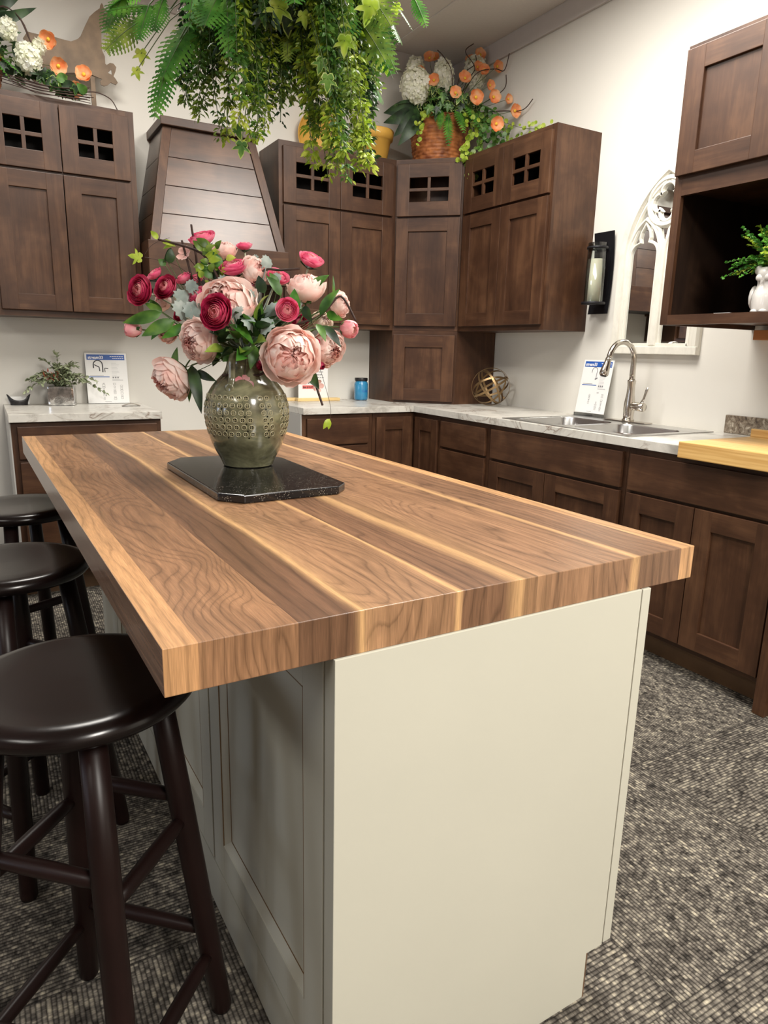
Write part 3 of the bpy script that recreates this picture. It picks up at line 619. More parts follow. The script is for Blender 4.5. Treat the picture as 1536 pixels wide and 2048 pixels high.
# ------------------------------------------------------------------ stools
def make_stool():
    r = root('bar_stool', (0, 0, 0), 'x', 'stool', 'round espresso bar stools at the island')
    zs_, R_ = .75, .178
    MB().lathe([(0.001, .715), (R_-.022, .715), (R_-.008, .719), (R_, .728), (R_, .736), (R_-.006, .745), (R_-.016, .7495), (R_-.03, .7505), (R_*.6, .7475), (0.001, .7465)], 64, cap0=False, cap1=False).build('seat', M['espresso'], r)
    feet = [(.207, 92), (.207, 2), (.207, -88), (.207, 182)]; ft = []
    for rf, a in feet:
        a = math.radians(a); f = Vector((rf*math.cos(a), rf*math.sin(a), 0)); t = Vector((.118*math.cos(a), .118*math.sin(a), .716)); ft.append((f, t))
        pts = [f+Vector((0, 0, .0)), f.lerp(t, .012), f.lerp(t, .3), f.lerp(t, .7), t]
        MB().tube(pts, [.0165, .019, .0205, .021, .0195], 20).build('leg', M['espresso2'], r)
    for i in range(4):
        (f0, t0), (f1, t1) = ft[i], ft[(i+1) % 4]
        for k in ((.27, .68) if i % 2 == 0 else (.20, .62)):
            A, B_ = f0.lerp(t0, k), f1.lerp(t1, k); Mi = (A+B_)/2
            MB().tube([A, A.lerp(B_, .18), Mi, A.lerp(B_, .82), B_], [.0095, .0125, .0135, .0125, .0095], 14).build('stretcher', M['espresso2'], r)
    return r
def copy_tree(o, parent=None):
    c = o.copy(); COL.objects.link(c); c.parent = parent
    for ch in list(o.children): copy_tree(ch, c)
    return c
st = make_stool()
for i, (x, y, rz, lab) in enumerate([(-2.866, -3.218, 0, 'dark espresso round bar stool nearest the viewer, tucked under the island corner'),
        (-2.937, -2.53, math.radians(-10), 'dark espresso round bar stool in the middle of the row of three'),
        (-2.878, -1.895, math.radians(-20), 'dark espresso round bar stool at the far end of the island')]):
    o = st if i == 0 else copy_tree(st); o.location = (x, y, 0); o.rotation_euler = (0, 0, rz); o['label'] = lab
# ------------------------------------------------------------------ text helper
def text_mesh(s, size, bold=0.0, align='LEFT'):
    c = bpy.data.curves.new('t', 'FONT'); c.body = s; c.size = size; c.align_x = align; c.offset = bold; c.resolution_u = 2
    o = bpy.data.objects.new('t', c); COL.objects.link(o); dg = bpy.context.evaluated_depsgraph_get(); me = bpy.data.meshes.new_from_object(o.evaluated_get(dg))
    vs = [v.co.copy() for v in me.vertices]; fs = [tuple(p.vertices) for p in me.polygons]
    bpy.data.objects.remove(o); bpy.data.meshes.remove(me); bpy.data.curves.remove(c); return vs, fs
def put_text(b, s, size, u, v, X, mi=0, bold=0.0, squash=1.0):
    """text in card coordinates: X maps (u, v, lift) to 3-D"""
    vs, fs = text_mesh(s, size, bold); b.add([X(u+p.x*squash, v+p.y, .0008) for p in vs], fs, mi)
def quad(b, X, u0, u1, v0, v1, mi=0, h=.0006):
    b.add([X(u0, v0, h), X(u1, v0, h), X(u1, v1, h), X(u0, v1, h)], [(0, 1, 2, 3)], mi)
def plane_frame(o, ex, ez):
    o, ex, ez = Vector(o), Vector(ex).normalized(), Vector(ez).normalized(); n = ex.cross(ez)
    return lambda u, v, h=0: tuple(o+ex*u+ez*v+n*h)
def stroke(b, X, pts, w, mi):
    P = [Vector((p[0], p[1], 0)) for p in pts]
    for a, c in zip(P, P[1:]):
        d = (c-a); 
        if d.length < 1e-6: continue
        n = Vector((-d.y, d.x, 0)).normalized()*w/2
        b.add([X(q.x, q.y, .0007) for q in (a-n, c-n, c+n, a+n)], [(0, 1, 2, 3)], mi)
def spec_card(name, label, o, ex, ez, W_, H_, kind):
    r = root(name, o, label, 'sign', None, 0, True); X = plane_frame(o, ex, ez)
    b = MB(); v8 = [X(0, 0, -.001), X(W_, 0, -.001), X(W_, H_, -.001), X(0, H_, -.001), X(0, 0, 0), X(W_, 0, 0), X(W_, H_, 0), X(0, H_, 0)]
    b.add(v8, [(3, 2, 1, 0), (4, 5, 6, 7), (0, 1, 5, 4), (1, 2, 6, 5), (2, 3, 7, 6), (3, 0, 4, 7)]); b.build('sheet', M['paper'], r)
    b = MB(); m = .01
    quad(b, X, m, W_-m, H_-.038, H_-.008, 0)
    quad(b, X, m+.005, W_*.56, H_*.52, H_*.52+.004, 0)
    b.build('blue_header', M['blue'], r)
    b = MB(); put_text(b, 'stream33', .0235, m+.006, H_-.032, lambda u, v, h: X(u, v, h+.0004), 0, .0007, .92)
    for k in range(6): quad(b, X, W_*.60+k*.0125, W_*.60+k*.0125+.0095, H_-.0205, H_-.0165, 0, .001); quad(b, X, W_*.66+k*.0105, W_*.66+k*.0105+.0075, H_-.0310, H_-.0275, 0, .001)
    b.build('header_lettering', M['white'], r)
    b = MB(); rs = random.Random(kind)
    # drawn faucet
    if kind == 1:
        arc = [(.045+.0*k, 0) for k in range(0)]
        a1 = [(W_*.30+.024*math.cos(t), H_*.77+.024*math.sin(t)) for t in [PI*k/10 for k in range(11)]]
        stroke(b, X, [(W_*.30+.024, H_*.62)]+a1+[(W_*.30-.024, H_*.70)], .006, 1)
        stroke(b, X, [(W_*.30-.02, H_*.77), (W_*.30+.006, H_*.72), (W_*.30+.008, H_*.64)], .005, 1)
        stroke(b, X, [(W_*.46, H_*.62), (W_*.455, H_*.70), (W_*.54, H_*.69)], .004, 1); stroke(b, X, [(W_*.40, H_*.62), (W_*.41, H_*.68)], .004, 1)
    else:
        a1 = [(W_*.42+.018*math.cos(t), H_*.80+.018*math.sin(t)) for t in [PI*k/10 for k in range(11)]]
        stroke(b, X, [(W_*.42+.016, H_*.63)]+a1+[(W_*.42-.019, H_*.76)], .0035, 0); stroke(b, X, [(W_*.42+.01, H_*.64), (W_*.42+.028, H_*.665)], .006, 0)
    for k in range(13): quad(b, X, W_*.62, W_*.62+rs.uniform(.025, .045), H_*.80-k*.0075, H_*.80-k*.0075+.0012, 2)
    quad(b, X, m+.01, W_*.42, H_*.545, H_*.545+.002, 0)
    quad(b, X, W_*.62, W_*.88, H_*.46, H_*.46+.0016, 0)
    for k in range(3): quad(b, X, W_*.63+.013*k, W_*.63+.013*k+.007, H_*.50, H_*.50+.008, 0)
    for cx in (.40, .66, .83):       # exploded part drawings
        y = H_*.40
        while y > H_*.07:
            hh = rs.uniform(.003, .012); ww = rs.uniform(.002, .007)
            if rs.random() < .75: stroke(b, X, [(W_*cx-ww, y), (W_*cx+ww, y), (W_*cx+ww, y-hh), (W_*cx-ww, y-hh), (W_*cx-ww, y)], .001, 0)
            y -= hh+rs.uniform(.001, .008)
    quad(b, X, W_*.4, W_*.56, .008, .0095, 0)
    b.build('print', [M['ink'], M['inkd'], M['inkl']], r)
    return r, X
r, X = spec_card('spec_sheet', 'upright faucet spec sheet with a blue header behind the silver planter', (-2.437, -.055, .9155), (1, 0, 0), (0, .13, 1), .222, .28, 1)
b = MB(); b.box(-2.437, -2.215, -.075, -.0565, .9143, .9165); b.cbox(-2.437, -2.215, -.0185, -.016, .9143, 1.19, .0005); b.build('acrylic_stand', M['acrylic'], r)
r, X = spec_card('spec_sheet', 'upright faucet spec sheet with a blue header behind the nickel faucet', (-.068, -1.436, .936), (0, -1, 0), (.16, 0, 1), .212, .288, 2)
b = MB(); b.box(-.088, -.0695, -1.652, -1.432, .9143, .9165); b.box(-.0715, -.0695, -1.652, -1.432, .9143, .934); b.build('acrylic_stand', M['acrylic'], r)
# price card in a pale wood stand
r = root('price_sign', (-1.08, -.13, .914), 'white price sheet with a red sale line standing in a pale wood base', 'sign', None, 0, True)
MB().cbox(-1.205, -.905, -.152, -.105, .9143, .934, .002).build('wood_base', M['pine'], r)
b = MB(); b.cbox(-1.192, -.985, -.1305, -.128, .934, 1.20, .0004); b.build('sheet', M['paper'], r)
X = plane_frame((-1.192, -.1306, .934), (1, 0, 0), (0, 0, 1)); b = MB()
X2 = lambda u, v, h=0: tuple(Vector(X(u, v, 0)) - Vector((0, abs(h)+.0002, 0)))
quad(b, X2, .028, .115, .058, .080, 0, .0002); b.build('highlight', M['redhl'], r)
b = MB(); put_text(b, 'Was $18,67', .0175, .03, .092, X2, 0, .0005, .95); put_text(b, 'Sale $13,073', .0165, .03, .063, X2, 0, .0005, .9)
rs = random.Random(2)
for k in range(7):      # faint unreadable lines of small print
    u = .034
    while u < .165: w2 = rs.uniform(.006, .017); quad(b, X2, u, u+w2, .127+k*.018, .1315+k*.018, 1, .0003); u += w2+.004
b.build('lettering', [M['inkd'], M['ink']], r)
tag(MB().cbox(-1.275, -1.16, -.10, -.055, .9143, .9335, .002).build('wood_block', M['pine']), 'short pale wood block behind the price sign base', 'wood block')
# jar candle
r = root('jar_candle', (-.735, -.125, .914), 'blue glass jar candle with a black lid in front of the corner cabinet', 'candle', None, 0, True)
c_ = (-.735, -.125, .914)
MB().lathe([(.040, .001), (.0445, .006), (.0465, .012), (.0465, .108), (.043, .118), (.0385, .122), (.0385, .129)], 40, c=c_).build('jar', M['bluejar'], r)
MB().lathe([(.0425, .129), (.0435, .131), (.0435, .146), (.042, .148)], 40, c=c_).build('lid', M['blackplastic'], r)
def wrap(cx, cy, cz, R_, th0):
    return lambda u, v, h=0: (cx+(R_+.0004)*math.cos(th0+u/R_), cy+(R_+.0004)*math.sin(th0+u/R_), cz+v)
b = MB(); put_text(b, 'Cotton', .024, 0, 0, wrap(-.735, -.125, .97, .0465, math.radians(-106)), 0, .0003, .8); b.build('lettering', M['blue'], r)
# brass band sphere
r = root('band_sphere', (-.150, -.775, .915), 'open sphere of interlocking antique brass bands on the countertop', 'sculpture', None, 0, True)
C0 = Vector((-.150, -.775, 1.036)); rr = .121
for i, (ax, tw_) in enumerate([((.55, .80, .22), 0), ((-.45, .25, .86), .4), ((.85, -.30, .42), .2), ((.35, -.75, .56), .5), ((-.86, -.1, .5), .1), ((.1, .55, .83), .3)]):
    ax = Vector(ax).normalized(); u = ax.orthogonal().normalized(); v = ax.cross(u); b = MB(); N = 56; R2 = rr-.0015*i; vs = []; fs = []
    for k in range(N):
        a = 2*PI*k/N; rad = u*math.cos(a)+v*math.sin(a)
        for dr, da in ((0, -.0065), (0, .0065), (-.0014, .0065), (-.0014, -.0065)): vs.append(C0+rad*(R2+dr)+ax*da)
    for k in range(N):
        for j in range(4): fs.append((k*4+j, k*4+(j+1) % 4, ((k+1) % N)*4+(j+1) % 4, ((k+1) % N)*4+j))
    b.add(vs, fs, 0, False); b.build('band', M['bronze'], r)
b = MB(); q = C0+Vector((.02, -.103, -.058)); b.tube([q, q+Vector((0, -.012, -.006))], .004, 8); b.tube([q+Vector((0, -.010, .004)), q+Vector((0, -.012, -.014))], .003, 8); b.build('screw', M['bronze'], r)

# ------------------------------------------------------------------ bamboo board, samples
r = root('bamboo_cutting_board', (-.45, -2.78, .914), 'large bamboo pastry board hooked over the countertop edge at right', 'cutting board', None, 0, True)
MB().cbox(-.662, -.20, -2.965, -2.578, .9148, .934, .003).build('board', M['bamboo'], r)
MB().cbox(-.664, -.641, -2.965, -2.578, .872, .9335, .003).build('front_lip', M['bamboo'], r)
MB().cbox(-.218, -.196, -2.965, -2.578, .933, .966, .003).build('back_rail', M['bamboo'], r)
tag(MB().cbox(-.022, -.0015, -3.0, -2.325, .9145, .996, .003).build('backsplash_sample', M['tile']), 'brown grey stone backsplash piece against the wall behind the bamboo board', 'backsplash')

# ------------------------------------------------------------------ sconce
r = root('wall_sconce', (-.004, -1.50, 1.463), 'black iron candle wall sconce between the wall cabinet and the mirror', 'sconce', None, 0, True)
b = MB(); N = 14; vs = []; fs = []
for i in range(N+1):
    t = i/N; z = 1.463+.417*t; x = -.006-.016*(2*t-1)**2*((abs(2*t-1)) > .0)
    for y in (-1.428, -1.565): vs += [(x, y, z), (x-.004, y, z)]
for i in range(N):
    a = i*4; c = a+4
    fs += [(a, a+2, c+2, c), (a+1, c+1, c+3, a+3), (a, c, c+1, a+1), (a+2, a+3, c+3, c+2)]
fs += [(0, 1, 3, 2), (N*4, N*4+2, N*4+3, N*4+1)]
b.add(vs, fs); b.build('back_plate', M['blackmetal'], r)
cx, cy = -.092, -1.524
MB().lathe([(.001, 1.508), (.060, 1.508), (.062, 1.512), (.062, 1.520), (.001, 1.520)], 36, c=(cx, cy, 0), cap0=False, cap1=False).build('tray', M['blackmetal'], r)
b = MB()
n = 36; vs = []; fs = []
for k in range(n):
    a = 2*PI*k/n
    for rr_, z in ((.0545, 1.785), (.0545, 1.797), (.0505, 1.797), (.0505, 1.785)): vs.append((cx+rr_*math.cos(a), cy+rr_*math.sin(a), z))
for k in range(n):
    for j in range(4): fs.append((k*4+j, k*4+(j+1) % 4, ((k+1) % n)*4+(j+1) % 4, ((k+1) % n)*4+j))
b.add(vs, fs, 0, True); b.cbox(cx+.044, -.010, cy-.006, cy+.006, 1.786, 1.796, .001); b.cbox(cx+.05, -.010, cy-.02, cy+.02, 1.509, 1.519, .001); b.cbox(-.016, -.008, cy-.018, cy+.018, 1.50, 1.80, .001)
b.build('holder_ring', M['blackmetal'], r)
b = MB(); n = 36; vs = []; fs = []
for z in (1.5205, 1.815):
    for rr_ in (.050, .048):
        for k in range(n): a = 2*PI*k/n; vs.append((cx+rr_*math.cos(a), cy+rr_*math.sin(a), z))
for k in range(n):
    k2 = (k+1) % n; fs += [(k, k2, 2*n+k2, 2*n+k), (n+k, 3*n+k, 3*n+k2, n+k2), (2*n+k, 2*n+k2, 3*n+k2, 3*n+k)]
b.add(vs, fs, 0, True); b.build('glass_cylinder', M['glass'], r)
r = tag(MB().lathe([(.042, 1.5208), (.0445, 1.523), (.0445, 1.730), (.042, 1.735), (.032, 1.731), (.012, 1.724), (.001, 1.723)], 36, c=(cx, cy, 0), cap1=False).build('pillar_candle', M['candle']), 'thick ivory pillar candle inside the glass of the wall sconce', 'candle')

# ------------------------------------------------------------------ gothic mirror
r = root('arched_mirror', (-.002, -1.875, 1.257), 'whitewashed gothic arch wall mirror with tracery above the faucet', 'mirror', None, 0, True)
def P3(s, z, x=0): return (x, -1.875-s, z)          # s to the right as seen from the room
hw = .262; zsp = 1.72; zt = 2.146
def parch(h, zs_, ztip, n=16, zb=None):
    """pointed arch outline from lower left over the tip to lower right; half width h"""
    H = ztip-zs_; Rr = (h*h+H*H)/(2*h); cxr = -h+Rr; pts = []
    a1 = math.atan2(H, -cxr) if True else 0
    for k in range(n+1):
        a = PI-(PI-a1)*k/n; pts.append((cxr+Rr*math.cos(a), zs_+Rr*math.sin(a)))
    pr = [(-x, z) for x, z in pts[::-1]][1:]
    res = pts+pr
    if zb is not None: res = [(-h, zb)]+res+[(h, zb)]
    return res
def ribbon(b, pts, w_, x0, x1, mi=0, closed=False, bev=.3):
    """flat moulding following pts in the mirror plane; x0 wall side, x1 room side"""
    n = len(pts); P = [Vector((p[0], p[1])) for p in pts]; L = []
    for i in range(n):
        if closed: a, c = P[(i-1) % n], P[(i+1) % n]
        else: a, c = P[max(i-1, 0)], P[min(i+1, n-1)]
        t = (c-a).normalized(); nn = Vector((-t.y, t.x))
        if 0 < i < n-1 or closed:
            t1 = (P[i]-P[i-1]).normalized(); s_ = max(.5, abs(nn.dot(Vector((-t1.y, t1.x))))); nn = nn/s_
        L.append((P[i], nn))
    vs = []; fs = []; xm = x0+(x1-x0)*.55
    prof = [(-.5, x0), (-.5, xm), (-.5+bev, x1), (.5-bev, x1), (.5, xm), (.5, x0)]
    for p, nn in L:
        for k, x in prof: q = p+nn*(w_*k); vs.append(P3(q.x, q.y, x))
    m = len(prof); rg = range(n) if closed else range(n-1)
    for i in rg:
        for j in range(m):
            fs.append((i*m+j, i*m+(j+1) % m, ((i+1) % n)*m+(j+1) % m, ((i+1) % n)*m+j))
    if not closed: fs += [tuple(range(m)), tuple(range((n-1)*m, n*m))[::-1]]
    b.add(vs, fs, mi)
b = MB(); out = parch(hw-.004, zsp, zt-.004, 18, 1.261); vs = [P3(s, z, -.004) for s, z in out]+[P3(s, z, -.010) for s, z in out]; n = len(out)
b.add(vs, [tuple(range(n)), tuple(range(n, 2*n))[::-1]]+[(i, n+i, n+(i+1) % n, (i+1) % n) for i in range(n)]); b.build('mirror_glass', M['mirror'], r)
b = MB(); fw = .058
o2 = parch(hw-fw*.42, zsp, zt-fw*.30, 18, 1.257); ribbon(b, o2, fw*.85, -.002, -.0345, bev=.16)
o3 = parch(hw-fw*1.03, zsp, zt-fw*1.20, 18, 1.29); ribbon(b, o3, .020, -.006, -.026)
b.cbox(-.036, -.002, -1.875-hw, -1.875+hw, 1.257, 1.296, .004); b.cbox(-.026, -.006, -1.875-hw+.03, -1.875+hw-.03, 1.296, 1.311, .002)
b.cbox(-.030, -.006, -1.875-.017, -1.875+.017, 1.30, 1.80, .004)
b.build('frame', M['distress'], r)
b = MB(); lw = (hw-fw-.016)/2                      # lancet half width
for sg in (-1, 1):
    c_ = sg*(.018+lw)
    L_ = [(s+c_, z) for s, z in parch(lw+.002, 1.735, 1.905, 12, 1.30)]; ribbon(b, L_, .020, -.006, -.028)
    # cusped head inside the lancet
    h_ = lw-.012; cz = 1.74
    cus = [(c_-h_, 1.31), (c_-h_, cz)]
    for k in range(1, 8): a = PI-PI*.42*k/8; cus.append((c_-h_*.36+h_*.64*math.cos(a), cz+.052*math.sin(a)*1.0+.004*k/8))
    cus += [(c_-.026, 1.80), (c_-.031, 1.818), (c_-.026, 1.846), (c_-.010, 1.872), (c_, 1.888)]
    cus = cus+[(2*c_-x, z) for x, z in cus[::-1]][1:]
    ribbon(b, cus, .013, -.006, -.022, bev=.25)
# quatrefoil
qz = 1.972; qr = .104
cir = [(qr*math.cos(2*PI*k/40), qz+qr*math.sin(2*PI*k/40)) for k in range(40)]; ribbon(b, cir, .030, -.006, -.030, closed=True)
qf = []
for j in range(4):
    cx_, cz_ = .045*math.cos(PI/2*j), qz+.046*math.sin(PI/2*j)
    for k in range(11): a = PI/2*j-PI*.62+PI*1.24*k/10; qf.append((cx_+.040*math.cos(a), cz_+.040*math.sin(a)))
ribbon(b, qf, .017, -.006, -.025, closed=True, bev=.25)
for sg in (-1, 1):
    ribbon(b, [(sg*.018, 1.80), (sg*.028, 1.845), (sg*.06, 1.88), (sg*.10, 1.91)], .018, -.006, -.026)
    ribbon(b, [(sg*.105, 1.90), (sg*.15, 1.875), (sg*.185, 1.80), (sg*.2, 1.74)], .014, -.006, -.022)
b.build('tracery', M['distress'], r)

# ------------------------------------------------------------------ things on the left counter
r = root('silver_planter', (-2.575, -.125, .914), 'square mercury glass planter on the far left counter', 'planter', None, 0, True)
bm = bmesh.new(); hs_ = .066
Mr = Matrix.Translation((-2.575, -.125, .9145)) @ Matrix.Rotation(math.radians(-12), 4, 'Z')
b = MB(); b.cbox(-hs_, hs_, -hs_, hs_, 0, .105, .012, 0, Mr); b.build('cube_vase', M['merc'], r)
ORG_ = None
r = root('trinket_dish', (-2.785, -.075, .914), 'small black dish with upswept points and a white lining at far left', 'dish', None, 0, True)
b = MB(); N = 24; vs = []; fs = []; prof = []
for k in range(N):
    a = 2*PI*k/N; ca, sa = math.cos(a), math.sin(a); up = .05*(abs(ca)**3); 
    rx, ry = .052, .030
    for lv, (sc, z) in enumerate([(.80, 0), (.82, .012), (.98+.14*abs(ca)**4, .026+up*.62), (.90+.10*abs(ca)**4, .026+up*.62), (.72, .008)]):
        vs.append((-2.785+rx*sc*ca, -.075+ry*sc*sa, .9147+z))
for k in range(N):
    k2 = (k+1) % N
    for j in range(4): fs.append((k*5+j, k2*5+j, k2*5+j+1, k*5+j+1))
fsi = [tuple(k*5 for k in range(N))[::-1], tuple(k*5+4 for k in range(N))]
b.add(vs, fs, 0, True); b.add(vs, [fsi[0]], 0); b.build('dish', M['blackplastic'], r)
b = MB(); b.add([vs[k*5+4][:2]+(vs[k*5+4][2]+.001,) for k in range(N)], [tuple(range(N))]); 
b.add([(-2.835, -.062, .918), (-2.735, -.062, .918), (-2.732, -.058, .958), (-2.838, -.058, .958)], [(0, 1, 2, 3)]); b.build('white_lining', M['paper'], r)
b = MB(); vs = []; 
for i in range(9):
    t = i/8; z = .9146+.012*math.sin(PI*t)
    vs += [(-2.30+.10*t, -.30+.01*t, z), (-2.29+.10*t, -.235, z+.0006)]
b.add([v for v in vs]+[(x, y, z-.0006) for x, y, z in vs], [(2*i, 2*i+2, 2*i+3, 2*i+1) for i in range(8)]+[(18+2*i, 18+2*i+1, 18+2*i+3, 18+2*i+2) for i in range(8)]); 
tag(b.build('business_card', plain('grey_card', srgb(150, 140, 128), .5)), 'small greyish card lying bowed on the far left counter', 'card')

# ------------------------------------------------------------------ pots above the cabinets
r = root('plant_saucer', (-1.015, -.05, 2.384), 'round mustard saucer leaning on the wall above the wall cabinet', 'saucer', None, 0, True)
Ms = Matrix.Translation((-1.015, -.030, 2.5245)) @ Matrix.Rotation(math.radians(90+10), 4, 'X')
MB().lathe([(.001, .004), (.118, .004), (.127, .012), (.136, .028), (.140, .028), (.133, .008), (.120, -.004), (.001, -.004)][::-1], 48, M=Ms, cap0=False, cap1=False).build('dish', M['yellow'], r)
r = root('flower_pot', (-.69, -.155, 2.384), 'empty mustard clay flower pot beside the wicker basket', 'flower pot', None, 0, True)
MB().lathe([(.078, .0), (.082, .002), (.108, .128), (.120, .130), (.127, .178), (.124, .182), (.112, .182), (.106, .13), (.075, .02), (.001, .018)], 48, c=(-.69, -.155, 2.384), cap1=False).build('pot', M['yellow'], r)
# horse silhouette
HORSE = [(-2.245,2.916),(-2.239,2.907),(-2.237,2.895),(-2.215,2.884),(-2.197,2.864),(-2.191,2.84),(-2.204,2.823),(-2.232,2.815),(-2.251,2.809),(-2.256,2.781),(-2.258,2.74),(-2.257,2.699),(-2.246,2.676),(-2.246,2.643),(-2.24,2.638),(-2.223,2.651),(-2.206,2.651),(-2.193,2.637),(-2.199,2.615),(-2.209,2.592),(-2.199,2.581),(-2.19,2.566),(-2.2,2.554),(-2.225,2.56),(-2.241,2.545),(-2.259,2.537),(-2.274,2.541),(-2.276,2.556),(-2.266,2.568),(-2.292,2.574),(-2.318,2.579),(-2.361,2.579),(-2.438,2.564),(-2.489,2.554),(-2.54,2.52),(-2.583,2.496),(-2.602,2.512),(-2.584,2.576),(-2.592,2.63),(-2.619,2.679),(-2.597,2.713),(-2.579,2.711),(-2.537,2.711),(-2.492,2.716),(-2.443,2.712),(-2.402,2.711),(-2.371,2.728),(-2.357,2.743),(-2.333,2.793),(-2.308,2.841),(-2.281,2.869),(-2.256,2.89),(-2.253,2.904)]
r = root('horse_silhouette', (-2.31, -.12, 2.384), 'weathered sheet metal leaping horse silhouette on a post', 'figurine', None, 0, True)
bm = bmesh.new(); hole = [(-2.237, 2.603), (-2.218, 2.622), (-2.216, 2.597)]
ev = [bm.verts.new((x, -.123, z)) for x, z in HORSE]; eh = [bm.verts.new((x, -.123, z)) for x, z in hole]
ed = [bm.edges.new((l[i], l[(i+1) % len(l)])) for l in (ev, eh) for i in range(len(l))]
bmesh.ops.triangle_fill(bm, edges=ed, use_beauty=True); ex = bmesh.ops.extrude_face_region(bm, geom=list(bm.faces))
bmesh.ops.translate(bm, vec=(0, .007, 0), verts=[v for v in ex['geom'] if isinstance(v, bmesh.types.BMVert)]); bmesh.ops.recalc_face_normals(bm, faces=bm.faces)
MB().frombm(bm).build('horse', M['rust'], r)
b = MB(); b.cbox(-2.322, -2.300, -.116, -.104, 2.39, 2.62, .001); b.build('post', M['rust'], r)
MB().cbox(-2.40, -2.22, -.16, -.06, 2.384, 2.394, .002).build('foot', M['rust'], r)

# ------------------------------------------------------------------ vase and slab
b = MB(); P = [(-2.526, -2.36), (-2.521, -2.817), (-2.476, -2.866), (-2.242, -2.855), (-2.206, -2.816), (-2.200, -2.394), (-2.245, -2.30), (-2.472, -2.286)]
b.prism(P, .9116, .931); tag(b.build('stone_slab', M['stone'], bevel=.003), 'black speckled stone slab with clipped corners under the vase', 'slab')
VX, VY = -2.334, -2.478
r = root('stoneware_vase', (VX, VY, .931), 'olive glazed stoneware vase with stamped rings and a small handle', 'vase', None, 0, True)
prof = [(.060, .9313), (.066, .933), (.068, .937), (.075, .953), (.0835, .968), (.0940, .99), (.1030, 1.018), (.1095, 1.045), (.1125, 1.07), (.1110, 1.095), (.1035, 1.122), (.0900, 1.145), (.0740, 1.163), (.0600, 1.178), (.0530, 1.193), (.0500, 1.21), (.0520, 1.222), (.0580, 1.232), (.0560, 1.235), (.050, 1.231), (.046, 1.21), (.046, 1.18)]
def smooth_prof(p, k=4):
    q = smoothpath([(a, 0, c) for a, c in p], k); return [(v.x, v.z) for v in q]
MB().lathe(smooth_prof(prof), 72, c=(VX, VY, 0), cap1=True).build('body', M['glazev'], r)
def prad(z):
    for (r0, z0_), (r1, z1_) in zip(prof, prof[1:]):
        if z0_ <= z <= z1_: return r0+(r1-r0)*(z-z0_)/(z1_-z0_)
    return .1
def on_vase(th, z, h=0):
    rr_ = prad(z)+h; return Vector((VX+rr_*math.cos(th), VY+rr_*math.sin(th), z))
b = MB(); bd = MB(); rs = random.Random(3)
for k in range(6):
    z = 1.118-.0185*k
    for j in range(36):
        if j % 8 in (2, 5) and (j//8) % 2: continue
        th = 2*PI*j/36+k*.03; c_ = on_vase(th, z); nz_ = on_vase(th, z+.003)-on_vase(th, z-.003); tz = nz_.normalized(); tx = Vector((-math.sin(th), math.cos(th), 0)); nn = tx.cross(tz).normalized()
        ro = .0078; N = 14; vs = []; fs = []
        for i in range(N):
            a = 2*PI*i/N
            for rr_, h in ((ro, -.0006), (ro-.0008, .0012), (ro-.0022, .0012), (ro-.0030, -.0002)): vs.append(c_+(tx*math.cos(a)+tz*math.sin(a))*rr_+nn*h)
        for i in range(N):
            for m_ in range(3): fs.append((i*4+m_, i*4+m_+1, ((i+1) % N)*4+m_+1, ((i+1) % N)*4+m_))
        b.add(vs, fs, 0, True)
        bd.add([c_+(tx*math.cos(2*PI*i/10)+tz*math.sin(2*PI*i/10))*(ro-.0030)+nn*.0004 for i in range(10)], [tuple(range(10))], 0)
        for ax_ in ((tx, tz), (tz, tx)):
            p_, q_ = ax_; b.add([c_+p_*s1*.0048+q_*s2*.0007+nn*.0010 for s1, s2 in ((-1, -1), (1, -1), (1, 1), (-1, 1))], [(0, 1, 2, 3)], 0)
        if j % 3 == 0:
            c2 = on_vase(th+PI/36, z-.009); bd.add([c2+(tx*math.cos(2*PI*i/8)+tz*math.sin(2*PI*i/8))*.0024+nn*.0006 for i in range(8)], [tuple(range(8))], 0)
b.build('stamped_rings', M['glazel'], r); bd.build('stamped_pits', M['glazed'], r)
hd = Vector((-.72, -.69, 0)).normalized(); sd = Vector((.69, -.72, 0))
hp = smoothpath([Vector((VX, VY, 0))+hd*rr_+Vector((0, 0, z)) for rr_, z in ((.050, 1.222), (.066, 1.228), (.076, 1.212), (.078, 1.19), (.080, 1.165), (.089, 1.146))], 5)
MB().tube(hp, [.010]*len(hp), 14, flat=.55).build('handle', M['glazev'], r)
b = MB(); c_ = on_vase(math.atan2(hd.y, hd.x), 1.143, .002); 
Mx = Matrix.Translation(c_) @ hd.to_track_quat('Z', 'Y').to_matrix().to_4x4()
b.lathe([(.013, -.004), (.0135, .001), (.010, .004), (.006, .003), (.001, .0025)], 20, M=Mx, cap1=False); b.build('handle_boss', M['glazev'], r)

# ================================================================== botanical builders
def frame_to(n):
    return Vector(n).normalized().to_track_quat('Z', 'Y').to_matrix().to_4x4()
def leaf(b, base, tip, w_, mi=0, up=(0, 0, 1), bend=.12, fold=.25, n=6, shape=1.0):
    base, tip = Vector(base), Vector(tip); d = tip-base; L = d.length
    if L < 1e-5: return
    t = d/L; up = Vector(up); side = t.cross(up)
    if side.length < 1e-3: side = t.cross(Vector((1, 0, 0)))
    side.normalize(); nn = side.cross(t); vs = []; fs = []
    for i in range(n+1):
        s = i/n; ww = w_*(math.sin(PI*min(1, s**.75*1.0))**.9 if 0 < s < 1 else 0)*shape
        c = base+t*(L*s)+nn*(bend*L*math.sin(PI*s)) - nn*(bend*L*.6*s*s)
        vs += [c-side*ww+nn*(ww*fold), c, c+side*ww+nn*(ww*fold)]
    for i in range(n):
        a = i*3; c = a+3; fs += [(a, a+1, c+1, c), (a+1, a+2, c+2, c+1)]
    b.add(vs, fs, mi, True)
